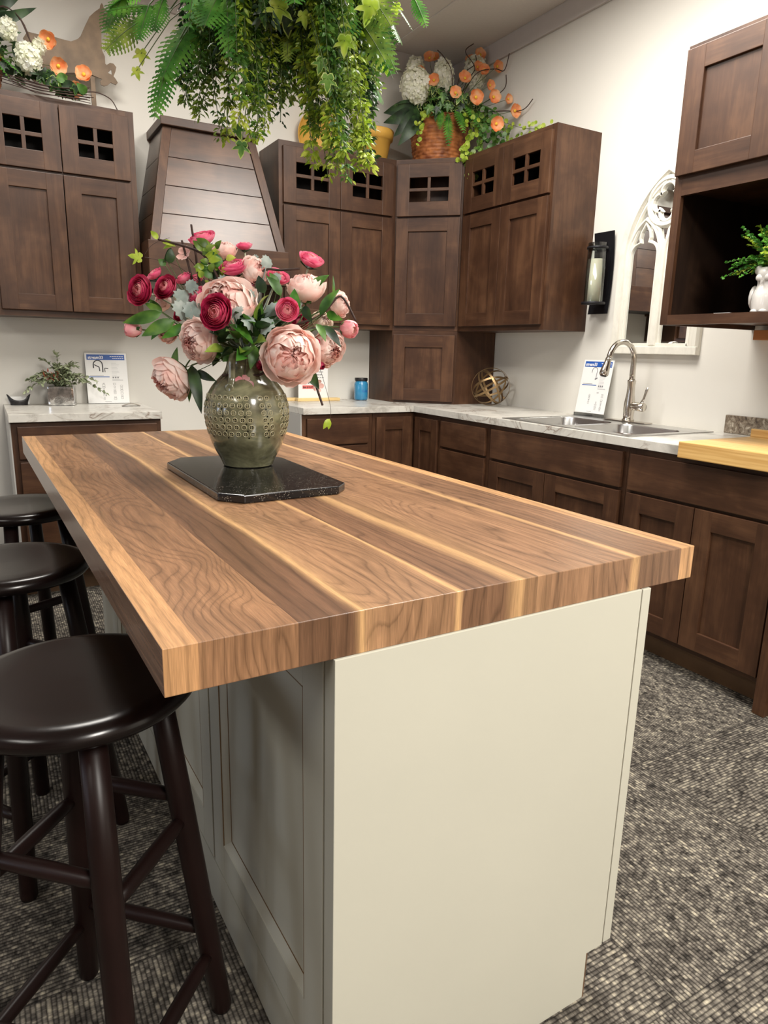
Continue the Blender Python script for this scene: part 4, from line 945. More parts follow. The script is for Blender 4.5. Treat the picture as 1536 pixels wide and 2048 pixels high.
IVY = [(0, -.28), (.16, -.42), (.36, -.40), (.52, -.10), (.40, .06), (.62, .16), (.80, .42), (.46, .34), (.26, .30), (.22, .62), (0, 1.0)]
def ivy(b, c, n, tdir, r_, mi=0, edge=None, rs=random):
    """five-lobed ivy leaf of size r_ at c, facing n, tip along tdir"""
    n = Vector(n).normalized(); t = Vector(tdir); t = (t-n*t.dot(n)); t = t.normalized() if t.length > 1e-4 else n.orthogonal().normalized(); s = t.cross(n)
    out = IVY+[(-x, y) for x, y in IVY[::-1]][1:-1]
    def Q(x, y, k=1.0): x *= k; y = y*k; return Vector(c)+s*(x*r_)+t*(y*r_)-n*(r_*(.30*x*x+.18*y*y))+n*(abs(x)*.16*r_)
    m = len(out); core = [Q(x, y, .86) for x, y in out]; cen = Q(0, -.12)
    b.add([cen]+core, [(0, 1+i, 1+(i+1) % m) for i in range(m)], mi, True)
    rim_ = [Q(x, y, 1.0) for x, y in out]
    b.add(core+rim_, [(i, m+i, m+(i+1) % m, (i+1) % m) for i in range(m)], mi if edge is None else edge, True)
def frond(b, base, tip, w_, mi=0, ms=None, npin=16, droop=.18, up=(0, 0, 1), serr=True):
    base, tip = Vector(base), Vector(tip); L = (tip-base).length; mid = (base+tip)/2+Vector((0, 0, droop*L)); pts = []
    for k in range(npin+1):
        t = k/npin; pts.append(base*(1-t)**2+mid*2*t*(1-t)+tip*t*t)
    b.tube(pts, [.0016*(1-.6*k/npin) for k in range(npin+1)], 4, mi if ms is None else ms, caps=False)
    for k in range(1, npin):
        t = k/npin; d = (pts[k+1]-pts[k-1]).normalized(); side = d.cross(Vector(up))
        if side.length < .05: side = d.cross(Vector((.3, 1, 0)))
        side.normalize(); nn = side.cross(d); wl = w_*(math.sin(PI*(.12+.88*(1-t)**.8))**.6)*(.35+.65*min(1, (1-t)*1.6)); 
        for sg in (-1, 1):
            dr = (side*sg*.9+d*.42-nn*.12+Vector((0, 0, -.12))).normalized(); e = pts[k]+dr*wl; pw = min(L/npin*.62, wl*.34); q = d
            if serr and wl > .012:
                ns = 4; up_ = []; lo = []
                for i in range(ns+1):
                    s = i/ns; hwid = pw*(1-s**1.4)*(1.0 if i == 0 else 1); c = pts[k]+dr*(wl*s)
                    up_.append(c+q*hwid*.7); lo.append(c-q*hwid*.7)
                    if i < ns: c2 = pts[k]+dr*(wl*(s+.82/ns)); up_.append(c2+q*(pw*(1-s**1.4)*1.18)); lo.append(c2-q*(pw*(1-s**1.4)*1.18))
                m = len(up_); vs = up_+lo; b.add(vs, [(i, i+1, m+i+1, m+i) for i in range(m-1)], mi, False)
            else:
                c1 = pts[k]+dr*wl*.45
                b.add([pts[k], c1+q*pw*.75, e, c1-q*pw*.75], [(0, 1, 2, 3)], mi, False)
def shell_petal(b, Mx, rho, ph0, ph1, a0, wa, ruf, mi=0, n=5, m=4, flare=0.0, ph=0, notch=.1, sq=1.0):
    vs = []; fs = []
    for i in range(n+1):
        s = i/n; phi = ph0+(ph1-ph0)*s; wd = wa*(math.sin(PI*(.18+.62*s))**.8)
        for j in range(m+1):
            t = 2*j/m-1; a = a0+t*wd; e = s*s
            rr_ = rho*(1+flare*e+ruf*e*math.sin(5.3*t+ph)+ruf*.5*e*math.cos(11*t+ph*2)); ph_ = phi-notch*e*t*t
            vs.append(Mx @ Vector((rr_*math.sin(ph_)*math.cos(a), rr_*math.sin(ph_)*math.sin(a), -rr_*math.cos(ph_)*sq)))
    for i in range(n):
        for j in range(m): q = i*(m+1)+j; fs.append((q, q+1, q+m+2, q+m+1))
    b.add(vs, fs, mi, True)
def peony(c, n, r_, rs):
    Mx = Matrix.Translation(c) @ frame_to(n); b = MB(); D = math.radians
    for lay, (rho, p1, cnt, fl, ruf, mi) in enumerate([(1.05, 96, 5, .20, .05, 0), (1.0, 112, 6, .10, .05, 0), (.96, 126, 6, .04, .05, 0), (.90, 138, 7, .0, .06, 0), (.83, 148, 8, 0, .09, 0), (.74, 154, 8, 0, .12, 1), (.62, 162, 7, 0, .14, 1), (.50, 170, 6, 0, .16, 1), (.34, 174, 5, 0, .16, 1)]):
        for k in range(cnt):
            a = 2*PI*(k+rs.uniform(-.18, .18))/cnt+lay*.7
            shell_petal(b, Mx, r_*rho*rs.uniform(.97, 1.03), D(12), D(p1+rs.uniform(-12, 10)), a, PI/cnt*1.5, ruf, mi, 6, 6, fl, rs.uniform(0, 6), rs.uniform(.08, .28), .92)
    return b
def ranunc(c, n, r_, rs, open_=1.0):
    Mx = Matrix.Translation(c) @ frame_to(n); b = MB(); D = math.radians
    for lay in range(8):
        rho = 1.0-.105*lay; p1 = 92+lay*7.5; cnt = 5; fl = .18 if lay == 0 else (.08 if lay == 1 else 0)
        for k in range(cnt):
            a = 2*PI*(k+rs.uniform(-.12, .12))/cnt+lay*.95
            shell_petal(b, Mx, r_*rho, D(10), D(p1+rs.uniform(-5, 5)), a, PI/cnt*1.55, .025, 0 if lay < 5 else 1, 6, 5, fl, rs.uniform(0, 6), .12, .78)
    return b
def bud(c, n, r_, rs, k1='mid'):
    Mx = Matrix.Translation(c) @ frame_to(n); b = MB(); D = math.radians
    for lay, (rho, p1, cnt) in enumerate([(1, 132, 5), (.86, 146, 5), (.7, 155, 4), (.5, 160, 3)]):
        for k in range(cnt): shell_petal(b, Mx, r_*rho, D(8), D(p1+rs.uniform(-6, 6)), 2*PI*k/cnt+lay*.8, PI/cnt*1.6, .05, 0 if lay < 2 else 1, 6, 4, 0, rs.uniform(0, 6), .2, 1.15)
    return b
def calyx(c, n, r_, rs, big=False):
    Mx = Matrix.Translation(c) @ frame_to(n); b = MB(); D = math.radians
    for k in range(5): shell_petal(b, Mx, r_*(1.06 if big else 1.04), D(4), D(78 if big else 58), 2*PI*k/5+rs.uniform(-.2, .2), PI/5*1.1, .03, 0, 5, 3, .06, 0, .9, .98)
    return b
def poppy(c, n, r_, rs):
    Mx = Matrix.Translation(Vector(c)-Vector(n).normalized()*r_*.55) @ frame_to(n); b = MB(); D = math.radians
    for lay in range(2):
        for k in range(3): shell_petal(b, Mx, r_*(1.05-.1*lay), D(8), D(84+rs.uniform(-10, 14)), 2*PI*k/3+lay*PI/3+.2, PI/3*1.35, .07, 0, 5, 6, .22, rs.uniform(0, 6), .12, .8)
    Mc = Mx; b.lathe([(.001, -r_*.72), (r_*.3, -r_*.62), (r_*.24, -r_*.42), (.001, -r_*.36)], 10, 1, Mc, cap0=False, cap1=False)
    return b
def stem(a, c, rad, name, mat, parent, sag=.0, n=8):
    a, c = Vector(a), Vector(c); m = (a+c)/2+Vector((0, 0, sag)); pts = [a*(1-t)**2+m*2*t*(1-t)+c*t*t for t in [k/n for k in range(n+1)]]
    return MB().tube(pts, rad, 6).build(name, mat, parent)

# ------------------------------------------------------------------ the bouquet
VT = Vector((VX, VY, 1.20)); rs = random.Random(11)
FL = [
('P',[-2.374,-2.458,1.344],0.0706,[-0.58,-0.74,0.35]),
('P',[-2.453,-2.459,1.258],0.0478,[-0.88,-0.47,-0.09]),
('P',[-2.266,-2.624,1.227],0.0619,[-0.2,-0.98,0.04]),
('P',[-2.507,-2.361,1.156],0.0513,[-0.83,-0.25,-0.49]),
('P',[-2.129,-2.555,1.247],0.0432,[0.23,-0.94,-0.25]),
('P',[-2.165,-2.491,1.408],0.0432,[-0.12,-0.3,0.95]),
('P',[-2.08,-2.528,1.365],0.0287,[0.48,-0.85,0.21]),
('B',[-2.065,-2.554,1.3],0.0246,[0.48,-0.86,-0.17]),
('B',[-2.584,-2.281,1.286],0.023,[-1.0,0.03,0.03]),
('P',[-2.489,-2.231,1.365],0.0238,[-0.88,-0.3,0.36]),
('P',[-2.488,-2.266,1.283],0.0279,[-0.87,-0.47,-0.14]),
('P',[-2.275,-2.391,1.452],0.0328,[0.37,-0.84,0.4]),
('P',[-2.333,-2.319,1.505],0.029,[-0.12,-0.3,0.95]),
('P',[-2.31,-2.413,1.383],0.0297,[-0.2,-0.8,0.56]),
('P',[-2.105,-2.466,1.322],0.0252,[-0.0,-0.9,0.43]),
('D',[-2.567,-2.311,1.386],0.0344,[-0.81,-0.56,0.14]),
('D',[-2.499,-2.311,1.399],0.0296,[-0.75,-0.55,0.38]),
('D',[-2.439,-2.567,1.328],0.0378,[-0.74,-0.66,0.09]),
('D',[-2.392,-2.463,1.376],0.022,[-0.14,-0.62,0.77]),
('M',[-2.266,-2.605,1.34],0.0251,[-0.26,-0.96,0.1]),
('M',[-2.127,-2.443,1.49],0.0303,[0.12,-0.5,0.86]),
('M',[-2.386,-2.279,1.541],0.0317,[-0.38,-0.29,0.88]),
('M',[-2.282,-2.332,1.523],0.0194,[-0.15,-0.21,0.97]),
('M',[-2.331,-2.38,1.461],0.0324,[-0.34,-0.38,0.86]),
('M',[-2.509,-2.235,1.439],0.0193,[-0.65,-0.13,0.75]),
('M',[-2.447,-2.298,1.428],0.0205,[-0.6,-0.18,0.78]),
('M',[-2.406,-2.286,1.43],0.0166,[-0.34,-0.38,0.86]),
('M',[-2.429,-2.357,1.381],0.0242,[-0.72,-0.37,0.59]),
('D',[-2.462,-2.293,1.327],0.0152,[-0.84,-0.51,0.19]),
('M',[-2.207,-2.397,1.442],0.0277,[0.12,-0.64,0.76]),
('D',[-2.173,-2.464,1.315],0.0207,[-0.26,-0.96,0.1]),
('M',[-2.3,-2.387,1.413],0.0232,[-0.19,-0.47,0.86]),
('S',[-2.315,-2.543,1.2],0.013,[-0.23,-0.77,-0.59]),
('S',[-2.163,-2.583,1.202],0.0106,[0.22,-0.92,-0.32]),
('S',[-2.18,-2.593,1.263],0.0091,[-0.03,-0.54,0.84]),
('K',[-2.451,-2.301,1.497],0.0176,[-0.73,-0.53,0.43]),
('K',[-2.375,-2.564,1.149],0.0204,[-0.59,-0.79,-0.15]),
('K',[-2.157,-2.566,1.146],0.0135,[0.13,-0.99,-0.11]),]
LAB = ['largest blush peony in the middle of the bouquet behind the crimson ranunculus', 'blush peony at lower left of the bouquet touching the vase shoulder line', 'large open blush peony facing front right above the vase shoulder', 'blush peony hanging face down at the far lower left of the bouquet', 'blush peony at the right of the bouquet behind the open peony', 'blush peony facing up at the upper right of the bouquet', 'half open pink peony at the far right edge of the bouquet', 'round pink peony bud at the far right, lower than the half open one', 'pink peony bud at the far left edge of the bouquet', 'pale peony half hidden between the two left crimson ranunculus', 'pale peony half hidden behind the left leaves of the bouquet', 'peach pink peony seen from the side at top centre right', 'peach pink peony at the top of the bouquet pointing up', 'cream peony behind the central leaves of the bouquet', 'small cream peony at the right behind the green leaves', 'crimson ranunculus at the far left of the bouquet', 'crimson ranunculus second from the left of the bouquet', 'largest crimson ranunculus facing front in the centre of the bouquet', 'crimson ranunculus just above the largest crimson one', 'rose pink ranunculus right of centre facing the viewer', 'rose pink ranunculus highest at the right of the bouquet', 'rose pink ranunculus at the very top left of the bouquet seen from below', 'small rose pink ranunculus on a pale stem at top centre', 'wide rose pink ranunculus near the top centre seen from the side', 'small rose pink ranunculus above the two left crimson ones', 'rose pink ranunculus at upper left beside the crossing twigs', 'small rose pink ranunculus behind the straight twig', 'rose pink ranunculus left of the large central peony', 'small crimson ranunculus half hidden under the left leaves', 'rose pink ranunculus at upper right beside the pointing twig', 'dark crimson ranunculus half hidden right of centre', 'rose pink ranunculus behind the central silver leaf', 'crimson bud beside the neck of the vase', 'tiny crimson bud under the right peony', 'tiny crimson bud in front of the right peony', 'pale pink blossom on the upper left twig', 'pink blossom lying against the vase neck beside the handle', 'small pink blossom on the hanging twig right of the vase']
for (k, c, r_, n), lab in zip(FL, LAB):
    c = Vector(c); n = Vector(n).normalized(); g_ = 'artificial flowers in the stoneware vase'
    if k == 'P':
        o = root('peony', c, lab, 'flower', g_, 0, True); m_ = [PT['peony'], PT['peony2']] if 'cream' not in lab else [PT['cream'], PT['peony']]
        peony(c, n, r_*1.0, rs).build('bloom', m_, o); calyx(c, n, r_, rs).build('calyx', G['mid'], o); sm = G['stem']
    elif k in 'DM':
        o = root('ranunculus', c, lab, 'flower', g_, 0, True)
        ranunc(c, n, r_*1.03, rs).build('bloom', [PT['deep'], PT['deepin']] if k == 'D' else [PT['mid'], PT['midin']], o); calyx(c, n, r_, rs).build('calyx', G['dark'], o); sm = G['palestem']
    elif k == 'B':
        o = root('peony_bud', c, lab, 'flower', g_, 0, True); bud(c, n, r_, rs).build('bloom', [PT['midin'], PT['peony2']], o); calyx(c, n, r_, rs, True).build('calyx', G['mid'], o); sm = G['stem']
    elif k == 'S':
        o = root('ranunculus_bud', c, lab, 'flower', g_, 0, True); bud(c, n, r_, rs).build('bloom', [PT['deep'], PT['deep']], o); calyx(c, n, r_, rs).build('calyx', G['dark'], o); sm = G['twig']
    else:
        o = root('blossom', c, lab, 'flower', g_, 0, True); b = MB(); Mx = Matrix.Translation(c-n*r_*.5) @ frame_to(n)
        for q in range(5): shell_petal(b, Mx, r_*1.1, .15, 1.35, 2*PI*q/5, .62, .05, 0, 4, 4, .2, q, .2, .7)
        b.build('bloom', PT['midin'] if k == 'K' and r_ > .018 else PT['peony2'], o); sm = G['twig']
    base = c-n*r_*.95
    tgt = VT+Vector(((c.x-VX)*.12, (c.y-VY)*.12, .0)); d = (tgt-base)
    ctrl = base-n*(.35*d.length); ctrl.z = max(ctrl.z, 1.245+.25*abs(c.z-1.25)); 
    pts = [base*(1-t)**2+ctrl*2*t*(1-t)+(tgt+Vector((0, 0, .03)))*t*t for t in [q/9 for q in range(10)]]
    MB().tube(pts, .0022 if k in 'PDMB' else .001, 6, caps=True).build('stem', sm, o)
def on_leafthing(name, label, cat, base):
    return root(name, base, label, cat, 'greenery in the stoneware vase', 0, True)
# peony foliage
LV = [([-2.514,-2.333,1.33],[-2.611,-2.297,1.3],0.0177),([-2.491,-2.376,1.309],[-2.575,-2.35,1.267],0.0191),([-2.466,-2.38,1.301],[-2.527,-2.368,1.262],0.0136),([-2.456,-2.391,1.196],[-2.448,-2.442,1.07],0.0177),([-2.451,-2.36,1.191],[-2.466,-2.388,1.096],0.0123),([-2.446,-2.401,1.179],[-2.406,-2.443,1.155],0.0123),([-2.488,-2.342,1.177],[-2.481,-2.341,1.242],0.0123),([-2.466,-2.266,1.503],[-2.49,-2.275,1.465],0.0123),([-2.165,-2.506,1.395],[-2.117,-2.533,1.44],0.015),([-2.153,-2.554,1.331],[-2.106,-2.574,1.403],0.0164),([-2.213,-2.532,1.329],[-2.214,-2.524,1.399],0.0191),([-2.152,-2.562,1.306],[-2.116,-2.609,1.252],0.015),([-2.171,-2.573,1.309],[-2.159,-2.604,1.265],0.0123),([-2.2,-2.575,1.195],[-2.182,-2.612,1.142],0.0164),([-2.394,-2.529,1.301],[-2.345,-2.583,1.251],0.0164),([-2.443,-2.482,1.282],[-2.388,-2.523,1.294],0.0136),([-2.335,-2.553,1.251],[-2.354,-2.57,1.191],0.015),([-2.373,-2.55,1.224],[-2.342,-2.574,1.245],0.0136),([-2.115,-2.514,1.342],[-2.083,-2.549,1.323],0.0136),([-2.2,-2.556,1.353],[-2.19,-2.585,1.312],0.0136),([-2.504,-2.29,1.334],[-2.546,-2.272,1.356],0.0109),([-2.499,-2.269,1.333],[-2.533,-2.252,1.37],0.0095),([-2.495,-2.324,1.314],[-2.545,-2.323,1.259],0.0136),([-2.278,-2.478,1.385],[-2.293,-2.47,1.43],0.0164),([-2.234,-2.482,1.38],[-2.267,-2.461,1.433],0.0164),([-2.232,-2.452,1.406],[-2.251,-2.443,1.443],0.0123),([-2.358,-2.343,1.452],[-2.372,-2.334,1.498],0.0164),([-2.476,-2.272,1.462],[-2.469,-2.276,1.504],0.0136),([-2.484,-2.268,1.457],[-2.502,-2.265,1.473],0.0109),([-2.379,-2.35,1.425],[-2.41,-2.337,1.449],0.0123),([-2.387,-2.331,1.434],[-2.401,-2.324,1.476],0.0123),([-2.376,-2.341,1.421],[-2.362,-2.354,1.447],0.0123),([-2.173,-2.481,1.341],[-2.171,-2.489,1.357],0.0109),([-2.095,-2.513,1.386],[-2.094,-2.511,1.441],0.0041),([-2.404,-2.412,1.231],[-2.375,-2.447,1.207],0.0164),([-2.385,-2.41,1.236],[-2.407,-2.42,1.193],0.0136),([-2.265,-2.535,1.294],[-2.286,-2.541,1.268],0.0136),([-2.371,-2.504,1.225],[-2.405,-2.501,1.208],0.0164)]
o = root('peony_foliage', VT, 'long green peony leaves spreading through the vase bouquet', 'foliage', None, 0, True)
Cam = Vector((-2.9497, -4.2914, 1.2458)); kinds = ['mid', 'mid', 'fern', 'dark']
for i, (a, c, w_) in enumerate(LV):
    a, c = Vector(a), Vector(c); v = (Cam-a).normalized(); b = MB()
    jit = Vector((rs.uniform(-.5, .5), rs.uniform(-.5, .5), rs.uniform(-.2, .9)))
    leaf(b, a, c, w_*.92, 0, (v+jit), .08, .3, 8); 
    q = VT+Vector((rs.uniform(-.02, .02), rs.uniform(-.02, .02), .03)); m_ = (a+q)/2+(a-Vector((VX, VY, a.z)))*.15
    b.tube([a, m_, q], .0011, 5, 1, caps=False)
    b.build('leaf', [G[kinds[i % 4] if a.z > 1.2 else ('dark' if i % 2 else 'mid')], G['stem']], o)
for i in range(170):        # inner leaves that close the gaps around the neck
    th = rs.uniform(0, 2*PI); el = rs.uniform(-.35, 1.25); R1 = rs.uniform(.03, .10); R2 = R1+rs.uniform(.05, .085)
    d = Vector((math.cos(th)*math.cos(el), math.sin(th)*math.cos(el), math.sin(el))); a = VT+Vector((0, 0, .05))+d*R1; c = VT+Vector((0, 0, .06))+d*R2
    if any((q_-Vector(f_[1])).length < f_[2]*1.25 for f_ in FL for q_ in (a, c, (a+c)/2)): continue
    b = MB(); leaf(b, a, c, rs.uniform(.012, .02), 0, (rs.uniform(-1, 1), rs.uniform(-1, 1), .8), .1, .3, 6); b.build('leaf', G[rs.choice(['dark', 'dark', 'mid', 'moss', 'fern', 'dark'])], o)
SV = [([-2.458,-2.356,1.365],0.0318),([-2.452,-2.428,1.334],0.0345),([-2.243,-2.404,1.472],0.0226),([-2.327,-2.489,1.374],0.0226),([-2.354,-2.575,1.306],0.0239),([-2.323,-2.595,1.299],0.0265),([-2.388,-2.573,1.328],0.0199),([-2.263,-2.366,1.483],0.0133),([-2.464,-2.325,1.379],0.0186),([-2.226,-2.426,1.43],0.0186)]
o = root('dusty_miller', VT, 'silvery dusty miller leaves in the middle of the vase bouquet', 'foliage', None, 0, True)
SV += [([-2.40, -2.50, 1.345], .026), ([-2.475, -2.40, 1.335], .028), ([-2.29, -2.56, 1.335], .026), ([-2.36, -2.40, 1.41], .024), ([-2.20, -2.50, 1.36], .024), ([-2.44, -2.36, 1.40], .022)]
for i, (c, r_) in enumerate(SV):
    c = Vector(c); r_ *= 1.15; out = (c-VT).normalized(); v = ((Cam-c).normalized()+Vector((rs.uniform(-.5, .5), rs.uniform(-.5, .5), rs.uniform(0, .8)))).normalized(); b = MB()
    t = out-v*out.dot(v); t.normalize(); s_ = t.cross(v); N = 22; outp = []
    for k in range(N):
        a = 2*PI*k/N; rad = r_*(1.0 if k % 2 else .80)*(1 if abs(a-PI) > .5 else .6); x, y = rad*.72*math.sin(a), rad*math.cos(a)
        outp.append(c+s_*x+t*y+v*(-.5*(x*x+y*y)/r_+.25*abs(x)+.05*r_*math.sin(3*a+i)))
    b.add([c]+outp, [(0, 1+k, 1+(k+1) % N) for k in range(N)], 0, True)
    b.tube([c-t*r_*.6, (c-t*r_+VT)/2+Vector((0, 0, .02)), VT+Vector((0, 0, .03))], .0015, 5, 0, caps=False); b.build('leaf', G['silver'], o)
TW = [[[-2.5,-2.265,1.523],[-2.45,-2.298,1.51],[-2.413,-2.323,1.496],[-2.392,-2.34,1.477],[-2.364,-2.374,1.411],[-2.334,-2.424,1.293]],[[-2.407,-2.258,1.571],[-2.404,-2.28,1.496],[-2.401,-2.306,1.409],[-2.381,-2.343,1.314]],[[-2.439,-2.276,1.525],[-2.43,-2.298,1.463],[-2.42,-2.32,1.403],[-2.387,-2.365,1.309]],[[-2.167,-2.452,1.457],[-2.212,-2.428,1.452],[-2.255,-2.404,1.448],[-2.288,-2.403,1.381],[-2.312,-2.413,1.294]],[[-2.301,-2.422,1.412],[-2.294,-2.433,1.387],[-2.289,-2.443,1.362],[-2.311,-2.449,1.293]],[[-2.161,-2.589,1.098],[-2.17,-2.571,1.144],[-2.18,-2.55,1.199],[-2.207,-2.527,1.228],[-2.288,-2.473,1.251]],[[-2.405,-2.498,1.173],[-2.368,-2.519,1.175],[-2.324,-2.544,1.175],[-2.305,-2.552,1.19],[-2.298,-2.548,1.219],[-2.31,-2.534,1.243]],[[-2.062,-2.586,1.321],[-2.09,-2.552,1.384],[-2.127,-2.54,1.349],[-2.152,-2.532,1.327],[-2.196,-2.512,1.309],[-2.268,-2.481,1.269]]]
TLAB = ['dark curved twig arching out at the upper left of the bouquet', 'straight dark twig standing highest in the bouquet', 'dark twig ending under the pale blossom at upper left', 'dark twig pointing right toward the upper right of the bouquet', 'short dark twig in the middle of the bouquet', 'dark twig hanging down right of the vase', 'thin dark twig curling across the vase neck', 'dark curved twig carrying leaves at the right of the bouquet']
for p, lab in zip(TW, TLAB):
    q = smoothpath(p, 6); n = len(q); o = root('twig', tuple(q[0]), lab, 'twig', 'twigs in the stoneware vase', 0, True)
    MB().tube(q, [.0030+.0012*(k/n)*(1+.3*math.sin(k*1.7)) for k in range(n)], 7).build('branch', G['twig'], o)
o = root('ivy_tendril', (-2.5, -2.265, 1.49), 'thin tendril with a yellow green pointed leaf at the left of the bouquet', 'foliage', None, 0, True)
b = MB(); ivy(b, (-2.550, -2.240, 1.476), (-.3, -.9, .1), (-.7, 0, .15), .028, 0); b.build('leaf', G['lime'], o)
b = MB(); b.tube(smoothpath([(-2.533, -2.242, 1.477), (-2.50, -2.262, 1.47), (-2.45, -2.30, 1.45), (-2.37, -2.39, 1.36), (-2.34, -2.45, 1.26)], 5), .0008, 5); b.tube(smoothpath([(-2.533, -2.242, 1.484), (-2.51, -2.25, 1.512), (-2.47, -2.27, 1.53)], 5), .0006, 5); b.build('wire_stem', G['twig'], o)
o = root('ivy_tendril', (-2.161, -2.561, 1.2), 'thin hanging wire ending in a small lime leaf right of the vase', 'foliage', None, 0, True)
wr = smoothpath([(-2.20, -2.54, 1.25), (-2.161, -2.561, 1.2), (-2.15, -2.581, 1.149), (-2.143, -2.601, 1.094), (-2.147, -2.608, 1.058)], 6)
MB().tube(wr, .0006, 5).build('wire_stem', G['twig'], o)
b = MB(); leaf(b, (-2.146, -2.605, 1.063), (-2.166, -2.604, 1.036), .008, 0, (-.5, -.8, .2)); leaf(b, (-2.147, -2.605, 1.06), (-2.150, -2.604, 1.034), .006, 0, (-.5, -.8, .2)); b.build('leaf', G['lime'], o)
o = root('leaf_sprig', (-2.49, -2.27, 1.5), 'small pale green leaves on the upper left twig of the bouquet', 'foliage', None, 0, True)
for k_ in range(24):
    p_ = Vector((-2.385+rs.uniform(-.04, .05), -2.35+rs.uniform(-.03, .03), 1.46+rs.uniform(-.05, .04))); b = MB(); leaf(b, p_, p_+Vector((rs.uniform(-.03, .03), rs.uniform(-.03, .02), rs.uniform(0, .035))), rs.uniform(.007, .011), 0, (-.4, -.9, .4)); b.build('leaf', G['lime' if k_ % 3 == 0 else 'moss'], o)
for a, c, w_ in [((-2.50, -2.265, 1.523), (-2.517, -2.258, 1.545), .008), ((-2.49, -2.268, 1.519), (-2.46, -2.29, 1.507), .008), ((-2.46, -2.285, 1.512), (-2.49, -2.27, 1.50), .006), ((-2.392, -2.34, 1.477), (-2.375, -2.345, 1.50), .012), ((-2.39, -2.345, 1.47), (-2.355, -2.36, 1.475), .012), ((-2.40, -2.34, 1.46), (-2.42, -2.335, 1.44), .012)]:
    b = MB(); leaf(b, a, c, w_, 0, (-.4, -.9, .4)); b.build('leaf', G['lime'], o)
# ------------------------------------------------------------------ sprigs in the silver planter
rs = random.Random(5)
r = root('eucalyptus_sprigs', (-2.575, -.125, 1.0), 'greyish green artificial sprigs with rusty red tips in the silver planter', 'foliage', None, 0, True)
def sprig(pts, name, mat, tw, L_, W_, step, parent, rs, spread=.9, tip=None, wob=.3):
    """a stem with paired small leaves"""
    q = smoothpath(pts, 5); b = MB(); b.tube(q, tw, 5, 1, caps=False); acc = 0; sgn = 1
    for i in range(1, len(q)):
        seg = (q[i]-q[i-1]).length; acc += seg
        while acc > step:
            acc -= step; d = (q[i]-q[i-1]).normalized(); sd = d.cross(Vector((rs.uniform(-wob, wob), rs.uniform(-wob, wob), 1))).normalized()
            if sd.length < .5: sd = d.orthogonal().normalized()
            for s_ in (-1, 1):
                dr = (d*.7+sd*s_*spread+Vector((rs.uniform(-.3, .3), rs.uniform(-.3, .3), rs.uniform(-.3, .3)))).normalized()
                leaf(b, q[i], q[i]+dr*L_*rs.uniform(.75, 1.2), W_, 0, (rs.uniform(-1, 1), rs.uniform(-1, 1), 1), .1, .2, 3)
    return b.build(name, mat, parent)
C1 = Vector((-2.575, -.125, 1.01))
for i in range(26):
    th = rs.uniform(0, 2*PI); rr_ = rs.uniform(.05, .17) if i > 3 else .18; up = rs.uniform(.02, .15)*(1 if rr_ < .12 else .5)
    if i == 0: e = Vector((-.175, -.02, -.02))
    elif i == 1: e = Vector((.17, -.04, .035))
    elif i == 2: e = Vector((.215, -.03, -.03))
    elif i == 3: e = Vector((-.02, .01, .185))
    else: e = Vector((rr_*math.cos(th), rr_*math.sin(th)*.55, up))
    mid = e*.5+Vector((0, 0, .045))
    sprig([C1+Vector((rs.uniform(-.03, .03), rs.uniform(-.03, .03), -.02)), C1+mid, C1+e], 'sprig', [G['sage'], G['twig']], .0012, .032, .0065, .010, r, rs)
b = MB(); rust = foliage('rusty_red_tips', [srgb(120, 52, 34), srgb(156, 72, 50), srgb(180, 100, 70)])
for i in range(26):
    c = C1+Vector((-.045+rs.uniform(-.05, .04), -.05+rs.uniform(-.02, .02), .055+rs.uniform(-.02, .03))); leaf(b, c, c+Vector((rs.uniform(-.02, .02), rs.uniform(-.015, .01), rs.uniform(.005, .025))), .004, 0)
b.build('red_tips', rust, r)

# ------------------------------------------------------------------ owl planter in the niche
c0 = Vector((-.50, -2.745, 1.405)); r = root('owl_planter', c0, 'white ceramic owl shaped planter standing in the open niche', 'planter', None, 0, True)
MB().lathe(smooth_prof([(.040, .001), (.047, .006), (.050, .03), (.049, .06), (.042, .082), (.038, .10), (.040, .115), (.044, .135), (.040, .15), (.034, .155), (.030, .14)]), 36, c=tuple(c0)).build('body', M['owl'], r)
for sg in (-1, 1):
    b = MB(); d = Vector((0, sg, 0)); q = c0+d*.044+Vector((-.012, 0, .055))
    Mx = Matrix.Translation(q) @ Matrix.Diagonal((.026, .012, .042, 1)); b.lathe([(.001, -1), (.5, -.86), (.87, -.5), (1, 0), (.87, .5), (.5, .86), (.001, 1)], 16, M=Mx, cap0=False, cap1=False); b.build('wing', M['owl'], r)
    b = MB(); q = c0+d*.030+Vector((-.018, 0, .148)); Mx = Matrix.Translation(q) @ Matrix.Diagonal((.018, .016, .020, 1)); b.lathe([(.001, -1), (.5, -.86), (.87, -.5), (1, 0), (.87, .5), (.5, .86), (.001, 1)], 14, M=Mx, cap0=False, cap1=False); b.build('ear', M['owl'], r)
    b = MB(); q = c0+d*.016+Vector((-.040, 0, .120)); Mx = Matrix.Translation(q) @ Matrix.Diagonal((.007, .012, .012, 1)); b.lathe([(.001, -1), (.5, -.86), (.87, -.5), (1, 0), (.87, .5), (.5, .86), (.001, 1)], 14, M=Mx, cap0=False, cap1=False); b.build('eye', M['owl'], r)
    b = MB(); q = c0+d*.016+Vector((-.040, 0, .006)); Mx = Matrix.Translation(q) @ Matrix.Diagonal((.018, .014, .008, 1)); b.lathe([(.001, -.8), (.7, -.6), (1, 0), (.7, .7), (.001, 1)], 14, M=Mx, cap0=False, cap1=False); b.build('foot', M['owl'], r)
b = MB(); q = c0+Vector((-.048, 0, .106)); b.add([q+Vector((-.006, 0, -.010)), q+Vector((.006, -.006, .006)), q+Vector((.006, .006, .006)), q+Vector((-.006, 0, .006))], [(0, 1, 3), (0, 3, 2), (1, 2, 3), (0, 2, 1)]); b.build('beak', M['owl'], r)
